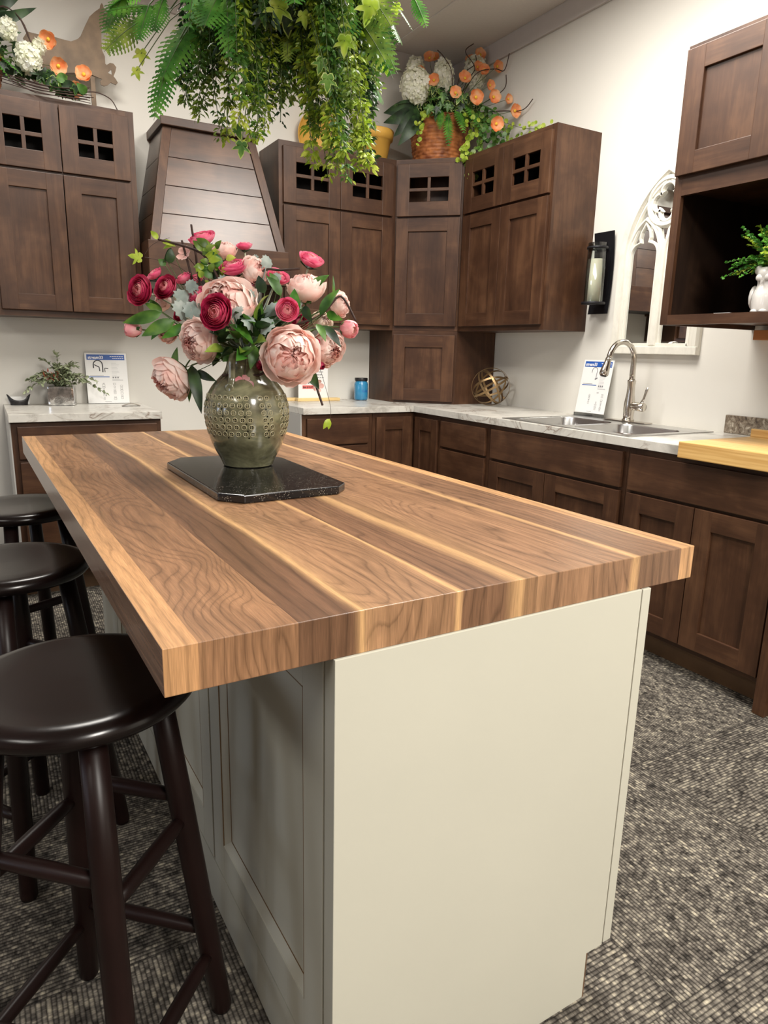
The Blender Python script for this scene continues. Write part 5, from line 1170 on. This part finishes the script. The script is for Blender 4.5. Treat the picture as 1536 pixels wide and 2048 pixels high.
r = root('potted_greenery', c0+Vector((0, 0, .15)), 'bright green bushy artificial plant growing from the owl planter', 'plant', None, 0, True)
for i in range(85):
    th = rs.uniform(0, 2*PI); R1 = rs.uniform(.03, .125); up = rs.uniform(-.015, .165)*(1-R1*2.5)+.01
    if i < 12: th = rs.uniform(math.radians(60), math.radians(130)); R1 = rs.uniform(.09, .15); up = rs.uniform(-.03, .06)
    e = Vector((R1*math.cos(th), R1*math.sin(th), up)); a = c0+Vector((rs.uniform(-.015, .015), rs.uniform(-.015, .015), .145))
    sprig([a, a+e*.5+Vector((0, 0, .03)), a+e+Vector((0, 0, .01))], 'sprig', [G['fern'] if i % 3 else G['lime'], G['stem']], .0008, .014, .006, .0085, r, rs)
tag(MB().cbox(-.585, -.555, -2.665, -2.60, 1.4055, 1.4068, .0003).build('label_card', M['paper']), 'white card strip lying on the front edge of the open niche', 'card')

# ------------------------------------------------------------------ flower baskets above the cabinets
def basket(r, c, r0, r1, h):
    b = MB(); n = 72; rows = 13; vs = []; fs = []
    for i in range(rows*4+1):
        t = i/(rows*4); row = i//4; z = h*t; base = r0+(r1-r0)*t; bul = .0045*abs(math.sin(PI*(i % 4)/4))
        for k in range(n):
            a = 2*PI*k/n; wv = .0035*math.sin(a*18+(PI if row % 2 else 0)); rr_ = base+bul+wv*abs(math.sin(PI*(i % 4)/4))
            vs.append((c[0]+rr_*math.cos(a), c[1]+rr_*math.sin(a), c[2]+z))
    for i in range(rows*4):
        for k in range(n): fs.append((i*n+k, i*n+(k+1) % n, (i+1)*n+(k+1) % n, (i+1)*n+k))
    b.add(vs, fs+[tuple(range(n))[::-1]], 0, True); b.build('weave', M['wicker'], r)
    b = MB(); N = 96; 
    for off in (0, PI):
        b.tube([(c[0]+(r1+.002+.005*math.cos(14*2*PI*k/N+off))*math.cos(2*PI*k/N), c[1]+(r1+.002+.005*math.cos(14*2*PI*k/N+off))*math.sin(2*PI*k/N), c[2]+h+.005*math.sin(14*2*PI*k/N+off)) for k in range(N+1)], .006, 6)
    b.build('rim', M['wicker'], r)
    MB().lathe([(.001, h*.8), (r1*.94, h*.8)], 24, c=c, cap0=False, cap1=False).build('filler', G['twig'], r)
BC = (-.30, -.30, 2.384)
r = root('wicker_basket', BC, 'round reddish brown wicker basket on top of the diagonal corner cabinet', 'basket', None, 0, True); basket(r, BC, .15, .185, .26)
BT_ = Vector(BC)+Vector((0, 0, .24))
POP = [([-0.369,-0.259,3.028],0.028),([-0.309,-0.228,3.05],0.025),([-0.461,-0.297,2.91],0.028),([-0.452,-0.444,2.826],0.028),([-0.248,-0.49,2.872],0.031),([-0.372,-0.573,2.739],0.028),([-0.262,-0.644,2.71],0.034),([-0.146,-0.67,2.731],0.031),([-0.087,-0.417,3.047],0.028),([-0.135,-0.475,2.952],0.025),([-0.124,-0.512,2.926],0.025),([-0.035,-0.55,2.944],0.028),([-0.111,-0.584,2.818],0.025),([-0.09,-0.292,3.064],0.022),([-0.035,-0.665,2.734],0.022),([-0.065,-0.779,2.635],0.031),([-0.242,-0.825,2.525],0.031),([-0.199,-0.242,3.016],0.015)]
LP = ['coral poppy at top left of the wicker basket, left of a pair', 'coral poppy at top left of the wicker basket, right of a pair', 'coral poppy in front of the big white hydrangea', 'coral poppy between the two left white hydrangeas', 'coral poppy at the middle top front of the wicker basket', 'coral poppy just right of the tall middle hydrangea base', 'large coral poppy facing front in the middle right of the wicker basket', 'wide coral poppy right of the large middle one', 'coral poppy topmost above the right hydrangea', 'coral poppy on the right hydrangea, left of a pair', 'coral poppy on the right hydrangea, right of a pair', 'coral poppy at upper right on a curly twig', 'coral poppy below the right hydrangea', 'small coral poppy bud behind the curly twigs', 'small coral poppy at the far right on a thin stem', 'coral poppy farthest right, above the trailing vine', 'coral poppy lowest, over the trailing vine of the wicker basket', 'tiny coral poppy bud behind the tall middle hydrangea']
CamD = lambda p: (Cam-Vector(p)).normalized()
def do_poppy(c, r_, n, lab, src, grp):
    c = Vector(c); n = Vector(n).normalized(); o = root('poppy', c, lab, 'flower', grp, 0, True)
    poppy(c, n, r_*1.0, rs).build('bloom', [PT['orange'], PT['yellow']], o); a = c-n*r_*1.2
    d = src-a; pts = smoothpath([a, a-n*.03+d*.2, a+d*.6+Vector((0, 0, .02)), src], 4); MB().tube(pts, .0014, 5).build('stem', G['stem'], o)
for (c, r_), lab in zip(POP, LP):
    c = Vector(c); out = (c-BT_).normalized(); do_poppy(c, r_, CamD(c)*1.1+out*.7+Vector((rs.uniform(-.4, .4), rs.uniform(-.4, .4), rs.uniform(-.2, .3))), lab, BT_+Vector((rs.uniform(-.05, .05), rs.uniform(-.05, .05), 0)), 'coral poppies in the wicker basket')
def hydrangea(c, rx, rz, lab, src, grp, cnt):
    c = Vector(c); o = root('hydrangea', c, lab, 'flower', grp, 0, True); b = MB()
    for i in range(cnt):
        z = 1-2*(i+.5)/cnt; th = i*2.39996; s_ = math.sqrt(1-z*z); n = Vector((s_*math.cos(th), s_*math.sin(th), z)); p = c+Vector((n.x*rx, n.y*rx, n.z*rz))*rs.uniform(.86, 1.08)
        nn = (n+Vector((rs.uniform(-.3, .3),)*3)).normalized(); u = nn.orthogonal().normalized(); v = nn.cross(u); R_ = .022*rs.uniform(.8, 1.2); a0 = rs.uniform(0, 2)
        for q in range(4):
            a = a0+q*PI/2; d = u*math.cos(a)+v*math.sin(a); e = nn.cross(d)
            b.add([p, p+d*R_*.6+e*R_*.5+nn*.003, p+d*R_+nn*.007, p+d*R_*.6-e*R_*.5+nn*.003], [(0, 1, 2, 3)], 0, True)
    b.build('florets', PT['whitef'], o); MB().tube([c, (c+src)/2, src], .003, 6).build('stem', G['stem'], o)
for (c, a, b2, cnt, lab) in [((-.43, -.20, 2.955), .045, .06, 40, 'small white hydrangea behind the big one at the left of the wicker basket'), ((-.519, -.353, 2.80), .080, .105, 130, 'largest white hydrangea at the left of the wicker basket'), ((-.31, -.34, 2.885), .058, .105, 90, 'tall white hydrangea standing in the middle of the wicker basket'), ((-.09, -.37, 2.945), .06, .10, 90, 'white hydrangea at the right behind the coral poppies')]:
    hydrangea(c, a, b2, lab, BT_, 'white hydrangeas in the wicker basket', int(cnt*1.3))
r = root('basket_greenery', tuple(BT_), 'ivy, ferns and trailing vines filling the wicker basket', 'foliage', None, 0, True)
for a, c, w_ in [((-.30, -.47, 2.70), (-.33, -.62, 2.50), .05), ((-.25, -.48, 2.73), (-.235, -.66, 2.52), .06), ((-.40, -.47, 2.66), (-.46, -.55, 2.52), .04), ((-.36, -.48, 2.65), (-.40, -.56, 2.43), .045), ((-.2, -.5, 2.72), (-.10, -.68, 2.62), .05), ((-.48, -.35, 2.70), (-.66, -.34, 2.67), .03), ((-.42, -.43, 2.73), (-.50, -.52, 2.68), .04)]:
    b = MB(); frond(b, a, c, w_, 0, 1, 14, .15); b.build('fern_frond', [G['fern'], G['stem']], r)
for i in range(110):
    th = rs.uniform(-PI*.95, PI*.1)-PI*.15; R1 = rs.uniform(.08, .27); p = BT_+Vector((R1*math.cos(th), R1*math.sin(th), rs.uniform(-.02, .17)*(1.3-R1*2.5)+.02))
    p.x = min(p.x, -.04); p.y = min(p.y, -.04)
    b = MB(); out = (p-BT_).normalized(); ivy(b, p, out+CamD(p)*.8+Vector((rs.uniform(-.5, .5), rs.uniform(-.5, .5), rs.uniform(-.1, .5))), Vector((rs.uniform(-.6, .6), rs.uniform(-.4, .4), -1)), rs.uniform(.03, .048), 0, 1)
    b.build('ivy_leaf', [G[rs.choice(['dark', 'dark', 'mid'])], G['edge'] if i % 2 else G['mid']], r)
for i in range(80):    # filler around stems
    th = rs.uniform(0, 2*PI); R1 = rs.uniform(.02, .2); p = BT_+Vector((R1*math.cos(th), R1*math.sin(th), rs.uniform(.0, .26)*(1.2-R1*3))); p.x = min(p.x, -.05); p.y = min(p.y, -.05)
    b = MB(); leaf(b, BT_+(p-BT_)*.4, p, rs.uniform(.016, .03), 0, CamD(p)+Vector((rs.uniform(-.5, .5),)*3)); b.build('leaf', G[rs.choice(['dark', 'mid', 'dark'])], r)
for a, c in [((-.50, -.36, 2.66), (-.70, -.30, 2.58)), ((-.50, -.38, 2.66), (-.66, -.36, 2.50)), ((-.48, -.38, 2.64), (-.64, -.38, 2.45)), ((-.50, -.34, 2.70), (-.69, -.28, 2.64))]:
    b = MB(); leaf(b, a, c, .042, 0, CamD(a), .12, .2, 8); b.build('broad_leaf', G['dark'], r)
def trail(pts, n, rad, mats, name, leafr, rs, parent, kind='round'):
    q = smoothpath(pts, 6); b = MB(); b.tube(q, .0015, 5, 1, caps=False); L = len(q)
    for i in range(n):
        t = rs.random(); k = min(L-1, int(t*L)); p = q[k]+Vector((rs.uniform(-rad, rad), rs.uniform(-rad, rad), rs.uniform(-rad, rad)))
        p.x = min(p.x, -.02); nn = (CamD(p)+Vector((rs.uniform(-.8, .8), rs.uniform(-.8, .8), rs.uniform(-.4, .8)))).normalized()
        if kind == 'round':
            u = nn.orthogonal().normalized(); v = nn.cross(u); R_ = leafr*rs.uniform(.7, 1.2)
            b.add([p]+[p+(u*math.cos(2*PI*j/7)+v*math.sin(2*PI*j/7)*.85)*R_+nn*R_*.12 for j in range(7)], [(0, 1+j, 1+(j+1) % 7) for j in range(7)], 0, True)
        else: leaf(b, p, p+Vector((rs.uniform(-1, 1), rs.uniform(-1, 1), rs.uniform(-1, .3))).normalized()*leafr*2, leafr*.6, 0, nn, .1, .2, 3)
    return b.build(name, mats, parent)
RG = [G['mid'], G['stem']]; RL = [G['lime'], G['stem']]; RM = [G['moss'], G['stem']]
for pts, n, rad, m_, lr in [([(-.26, -.48, 2.66), (-.22, -.60, 2.60), (-.24, -.635, 2.46), (-.28, -.645, 2.36), (-.30, -.66, 2.25)], 70, .03, RM, .016), ([(-.24, -.46, 2.66), (-.18, -.60, 2.60), (-.21, -.65, 2.48), (-.25, -.66, 2.34)], 60, .035, RG, .016),
        ([(-.22, -.46, 2.66), (-.12, -.62, 2.60), (-.08, -.72, 2.50), (-.06, -.78, 2.42)], 60, .04, RM, .015), ([(-.2, -.42, 2.66), (-.08, -.60, 2.62), (-.05, -.80, 2.54), (-.04, -.95, 2.50), (-.04, -1.1, 2.47)], 40, .03, RL, .013),
        ([(-.28, -.48, 2.66), (-.26, -.60, 2.56), (-.32, -.62, 2.44), (-.34, -.63, 2.38)], 55, .035, RL, .015), ([(-.46, -.42, 2.64), (-.55, -.47, 2.56), (-.56, -.48, 2.46)], 26, .02, RL, .014), ([(-.22, -.46, 2.68), (-.14, -.62, 2.63), (-.15, -.68, 2.54), (-.16, -.7, 2.44)], 60, .04, RG, .016)]:
    trail(pts, n, rad, m_, 'trailing_vine', lr, rs, r)
for p in ([(-.25, -.36, 2.68), (-.22, -.46, 2.84), (-.17, -.47, 2.93), (-.23, -.45, 3.01), (-.18, -.46, 3.06)], [(-.25, -.36, 2.68), (-.26, -.44, 2.86), (-.15, -.44, 2.96), (-.13, -.42, 3.02)], [(-.24, -.36, 2.68), (-.18, -.48, 2.88), (-.06, -.52, 2.93), (-.03, -.58, 2.91), (-.03, -.62, 2.99)], [(-.2, -.36, 2.68), (-.1, -.55, 2.75), (-.05, -.62, 2.80), (-.03, -.60, 2.88)], [(-.25, -.35, 2.68), (-.3, -.42, 2.88), (-.36, -.42, 2.96), (-.40, -.40, 3.0)], [(-.2, -.42, 2.68), (-.1, -.64, 2.66), (-.04, -.78, 2.64), (-.03, -.86, 2.68)]):
    MB().tube(smoothpath(p, 6), .0028, 6).build('curly_twig', G['twig'], r)

# basket on the left wall cabinet
BL = (-2.84, -.20, 2.384)
r = root('wicker_basket', BL, 'wicker basket cut off by the left edge on top of the far left wall cabinet', 'basket', None, 0, True); basket(r, BL, .09, .12, .15)
BLT = Vector(BL)+Vector((0, 0, .13)); LPOP = [[-2.538,-0.33,2.62],[-2.488,-0.33,2.52],[-2.389,-0.33,2.524],[-2.412,-0.33,2.429]]
for c, lab in zip(LPOP, ['coral poppy highest beside the horse back on the left wall cabinet', 'coral poppy with an open yellow centre in front of the horse body', 'coral poppy seen edge-on under the horse belly', 'coral poppy lowest, just above the left wall cabinet']):
    c = Vector(c); do_poppy(c, .031, CamD(c)*1.0+Vector((rs.uniform(-.7, .7), rs.uniform(-.3, .3), rs.uniform(-.2, .5))), lab, BLT, 'coral poppies in the left basket')
for c, a, b2, cnt, lab in [([-2.619,-0.31,2.534], .052, .058, 80, 'larger white hydrangea in the left basket'), ([-2.696,-0.31,2.638], .035, .04, 40, 'small white hydrangea at the top left edge of the left basket'), ([-2.568,-0.31,2.594], .02, .025, 16, 'tiny white hydrangea sprig beside the horse flank')]:
    hydrangea(c, a, b2, lab, BLT, 'white hydrangeas in the left basket', cnt)
r = root('basket_greenery', tuple(BLT), 'dark ivy, ferns and twigs spilling from the left basket over the wall cabinet', 'foliage', None, 0, True)
LL = []
for i in range(80):
    t = rs.random(); p = BLT.lerp(Vector((-2.38, -.30, 2.40)), t*.95)+Vector((rs.uniform(-.05, .05), rs.uniform(-.08, .04), rs.uniform(-.02, .20)*(1-t))); p.z = max(p.z, 2.41+rs.uniform(0, .03))
    b = MB()
    if i % 3: ivy(b, p, CamD(p)+Vector((rs.uniform(-.6, .6), rs.uniform(-.6, .6), rs.uniform(-.1, .6))), Vector((rs.uniform(-1, 1), 0, -.8)), rs.uniform(.025, .042), 0, 1)
    else: leaf(b, p, p+Vector((rs.uniform(-.09, .09), rs.uniform(-.04, .04), rs.uniform(-.05, .06))), .022, 0, CamD(p))
    b.build('ivy_leaf' if i % 3 else 'leaf', [G['dark'] if i % 4 else G['mid'], G['edge'] if i % 5 == 0 else G['mid']], r)
for a, c, w_ in [((-2.80, -.26, 2.56), (-2.70, -.33, 2.42), .035), ((-2.74, -.26, 2.54), (-2.655, -.34, 2.45), .03), ((-2.83, -.24, 2.62), (-2.74, -.33, 2.56), .04)]:
    b = MB(); frond(b, a, c, w_, 0, 1, 13, .1); b.build('fern_frond', [G['fern'], G['stem']], r)
for a, c in [((-2.78, -.22, 2.66), (-2.56, -.27, 2.77)), ((-2.78, -.22, 2.70), (-2.60, -.25, 2.84)), ((-2.76, -.22, 2.68), (-2.62, -.27, 2.74)), ((-2.80, -.22, 2.68), (-2.70, -.27, 2.86)), ((-2.76, -.24, 2.62), (-2.64, -.3, 2.64)), ((-2.80, -.24, 2.64), (-2.72, -.3, 2.70))]:
    b = MB(); leaf(b, a, c, .024, 0, CamD(a), .15, .25, 8); b.build('leaf', G['dark'], r)
for i in range(12):
    z = 2.39+.012*(i % 4); p = [(-2.72+rs.uniform(-.05, .05), -.30, z+.03), (-2.6, -.325-rs.uniform(0, .02), z), (-2.48, -.335-rs.uniform(0, .02), z-.002), (-2.38+rs.uniform(-.04, .04), -.33, z+rs.uniform(-.01, .03))]
    MB().tube(smoothpath(p, 5), .0018, 5).build('twig', G['twig'], r)
MB().tube(smoothpath([(-2.42, -.32, 2.42), (-2.34, -.325, 2.44), (-2.27, -.335, 2.42), (-2.24, -.34, 2.375)], 6), .0025, 6).build('twig', G['twig'], r)
for i in range(10):
    a = rs.uniform(0, 1); MB().tube(smoothpath([(-2.80, -.24, 2.60), (-2.74+.02*a, -.27, 2.72+.02*a), (-2.66+.03*a, -.28, 2.73-.03*a), (-2.61+.02*a, -.28, 2.64-.06*a)], 5), .0016, 5).build('twig', G['twig'], r)

# ------------------------------------------------------------------ hanging plant over the island
HC = Vector((-2.17, -2.30, 2.34))
r = root('hanging_plant', (HC.x, HC.y, 3.10), 'big hanging basket of ferns, ivy and trailing vines above the island', 'hanging plant', None, 0, True)
b = MB(); b.lathe([(.001, -.13), (.10, -.11), (.17, -.04), (.20, .04), (.205, .05), (.19, .05), (.001, .03)], 32, c=tuple(HC), cap0=False, cap1=False); b.build('basket', G['twig'], r)
b = MB()
for k in range(3): a = 2*PI*k/3+.4; b.tube([HC+Vector((.2*math.cos(a), .2*math.sin(a), .05)), HC+Vector((0, 0, .58))], .002, 6)
b.tube([HC+Vector((0, 0, .58)), Vector((HC.x, HC.y, 3.10))], .003, 6); b.build('chain', M['blackmetal'], r)
FR = [([-2.401,-2.109,2.148],[-2.561,-2.021,2.133],0.05),([-2.472,-2.14,2.101],[-2.581,-2.102,2.008],0.06),([-2.427,-2.193,2.001],[-2.483,-2.207,1.832],0.05),([-2.335,-2.399,2.098],[-2.346,-2.437,1.933],0.05),([-2.248,-2.449,2.1],[-2.271,-2.449,2.048],0.05),([-2.477,-2.194,2.11],[-2.51,-2.2,2.017],0.04),([-2.441,-2.209,2.133],[-2.474,-2.215,2.04],0.04),([-2.038,-2.442,2.133],[-1.956,-2.532,1.977],0.09),([-2.053,-2.497,2.119],[-2.083,-2.511,2.002],0.07),([-1.792,-2.381,2.229],[-1.764,-2.422,2.135],0.03),([-1.832,-2.367,2.193],[-1.799,-2.405,2.126],0.02),([-1.847,-2.37,2.151],[-1.831,-2.395,2.092],0.04),([-2.155,-2.39,2.075],[-2.123,-2.428,2.006],0.05),([-2.166,-2.387,2.064],[-2.18,-2.404,1.971],0.04),([-1.91,-2.379,1.984],[-1.9,-2.399,1.931],0.05),([-2.428,-2.012,2.23],[-2.539,-1.964,2.168],0.06),([-2.492,-1.978,2.216],[-2.551,-1.977,2.097],0.06),([-2.167,-2.099,2.25],[-2.335,-2.05,2.07],0.08),([-2.294,-2.098,2.198],[-2.397,-2.106,1.948],0.07),([-2.245,-2.06,2.223],[-2.387,-2.028,2.038],0.08),([-2.208,-2.307,2.052],[-2.146,-2.366,1.964],0.05)]
FR += [([-1.96, -2.36, 2.16], [-1.88, -2.44, 1.98], .045), ([-1.97, -2.42, 2.12], [-1.90, -2.50, 1.97], .04), ([-1.92, -2.30, 2.2], [-1.83, -2.38, 2.09], .035), ([-2.36, -2.2, 2.10], [-2.46, -2.22, 1.93], .07), ([-2.02, -2.50, 2.15], [-1.98, -2.60, 2.03], .07), ([-2.2, -2.52, 2.14], [-2.24, -2.60, 2.02], .06), ([-2.33, -2.36, 2.12], [-2.40, -2.42, 2.0], .07)]
for i, (a, c, w_) in enumerate(FR):
    a, c = Vector(a), Vector(c); b = MB(); back = a.y > -2.12; root_ = HC+(a-HC)*.35+Vector((0, 0, .02))
    frond(b, a, c, w_*1.05, 0, 1, 13 if w_ > .035 else 12, .10, (0, 0, 1) if abs((c-a).z) < .09 else (-.5, -.8, .2)); b.tube([root_, (root_+a)/2+Vector((0, 0, .03)), a], .0018, 5, 1, caps=False)
    b.build('fern_frond', [G['fern'] if (i % 3 != 1) else G['moss'] if i % 2 else G['mid'], G['stem']], r)
for i in range(46):     # more fronds making the crown mass
    th = rs.uniform(0, 2*PI); R1 = rs.uniform(.06, .25); a = HC+Vector((R1*math.cos(th), R1*math.sin(th), rs.uniform(-.16, .02))); out = Vector((math.cos(th), math.sin(th), 0))
    c = a+out*rs.uniform(.03, .13)+Vector((0, 0, -rs.uniform(.08, .20))); b = MB(); frond(b, a, c, rs.uniform(.035, .065), 0, 1, 10, .1, CamD(a)); b.build('fern_frond', [G[rs.choice(['fern', 'mid', 'dark', 'mid', 'dark'])], G['stem']], r)
TE = [[-2.361,-2.208,1.868],[-2.316,-2.238,1.855],[-2.374,-2.128,1.919],[-2.318,-2.314,1.791],[-2.281,-2.398,1.778],[-2.251,-2.413,1.784],[-2.188,-2.375,1.84],[-2.147,-2.32,1.914],[-2.319,-2.428,1.805],[-2.197,-2.304,1.866],[-2.119,-2.445,1.73],[-2.092,-2.469,1.702],[-2.089,-2.527,1.712],[-2.058,-2.529,1.685],[-1.995,-2.518,1.727],[-1.975,-2.456,1.78],[-2.089,-2.378,1.823],[-2.071,-2.309,1.897],[-1.952,-2.447,1.861],[-2.099,-2.574,1.737],[-2.02,-2.505,1.721],[-2.12,-2.553,1.768],[-2.115,-2.335,1.926],[-1.902,-2.39,1.961]]
nt = 0
def vine(top_, end, m_, lr, n, rad):
    global nt
    top_, end = Vector(top_), Vector(end); mid = top_.lerp(end, .55)+Vector((rs.uniform(-.02, .02), rs.uniform(-.02, .02), .0)); q = smoothpath([top_, top_.lerp(mid, .5)+Vector((0, 0, .02)), mid, end], 6); b = MB(); b.tube(q, .0011, 4, 1, caps=False); L = len(q)
    for i in range(n):
        t = rs.random()**.85; k = min(L-1, int(t*L)); d = (q[min(k+1, L-1)]-q[max(k-1, 0)]).normalized(); a = rs.uniform(0, 2*PI)
        o_ = (Vector((math.cos(a), math.sin(a), rs.uniform(-.9, .3)))).normalized(); p = q[k]+o_*rs.uniform(0, rad); e = p+(o_+Vector((0, 0, -.35))).normalized()*lr*rs.uniform(.7, 1.25)
        leaf(b, p, e, lr*.2, 0, (rs.uniform(-1, 1), rs.uniform(-1, 1), .6), .1, .25, 3)
    nt += 1; return b.build('vine', m_, r)
VM = [[G['lime'], G['stem']], [G['moss'], G['stem']], [G['mid'], G['stem']], [G['dark'], G['stem']], [G['moss'], G['stem']]]
for i, e in enumerate(TE):
    e = Vector(e)
    for rep in range(4):
        top_ = HC+Vector(((e.x-HC.x)*.75+rs.uniform(-.05, .05), (e.y-HC.y)*.75+rs.uniform(-.05, .05), rs.uniform(-.20, -.08)))
        ee = e+Vector((rs.uniform(-.016, .016), rs.uniform(-.02, .02), rs.uniform(0, .09)*rep)) if rep else e
        low = ee.z < 1.82 and (i % 2 == 0 or rep == 0)
        vine(top_, ee, VM[0] if (low and rep != 1) else VM[rs.choice([1, 2, 4, 3])], rs.uniform(.014, .023), 200, .015)
for i in range(40):     # upper filler vines
    th = rs.uniform(0, 2*PI) if i < 26 else rs.uniform(-1.2, .3); R1 = rs.uniform(.02, .27); top_ = HC+Vector((R1*.8*math.cos(th), R1*.8*math.sin(th), -.03)); e = HC+Vector((R1*math.cos(th)*1.1, R1*math.sin(th)*1.1, -rs.uniform(.22, .36)))
    vine(top_, e, VM[rs.choice([1, 2, 3, 3])], rs.uniform(.02, .032), 130, .03)
HI = [([-2.192,-2.43,2.068],0.049),([-2.149,-2.551,1.933],0.029),([-2.149,-2.588,1.885],0.031),([-2.303,-2.391,1.756],0.031),([-2.103,-2.501,1.996],0.033),([-2.496,-2.152,2.005],0.029),([-2.511,-2.156,1.96],0.023),([-1.847,-2.339,2.046],0.025),([-1.911,-2.33,1.942],0.031),([-1.935,-2.339,1.857],0.037),([-2.273,-2.27,1.83],0.03),([-2.371,-2.258,2.102],0.028),([-1.861,-2.417,2.168],0.024),([-2.103,-2.41,2.115],0.028)]
HI += [([-2.24, -2.50, 2.05], .045), ([-2.02, -2.56, 2.08], .045), ([-2.33, -2.38, 2.06], .038), ([-2.10, -2.58, 1.98], .035)]
for i, (c, r_) in enumerate(HI):
    c = Vector(c); b = MB(); ivy(b, c, CamD(c)+Vector((rs.uniform(-.35, .35), rs.uniform(-.35, .35), rs.uniform(-.1, .3))), Vector((rs.uniform(-.4, .4), rs.uniform(-.2, .2), -1)), r_*1.05, 0, 1); up_ = c+Vector((0, 0, .04)).lerp(HC-c, .25)
    b.tube([c, up_, HC+(c-HC)*.4], .0012, 5, 2, caps=False)
    b.build('ivy_leaf', [G['mid'] if i in (1, 2, 3, 10) else (G['dark'] if i in (0, 4, 13) else G['lime']), G['edge'], G['stem']], r)
for i in range(26):
    th = rs.uniform(0, 2*PI); R1 = rs.uniform(.12, .3); c = HC+Vector((R1*math.cos(th), R1*math.sin(th), rs.uniform(-.36, -.06))); b = MB(); ivy(b, c, CamD(c)+Vector((rs.uniform(-.6, .6), rs.uniform(-.6, .6), rs.uniform(-.1, .5))), Vector((rs.uniform(-.6, .6), rs.uniform(-.3, .3), -1)), rs.uniform(.022, .04), 0, 1)
    b.build('ivy_leaf', [G[rs.choice(['dark', 'mid', 'lime', 'dark'])], G['edge']], r)
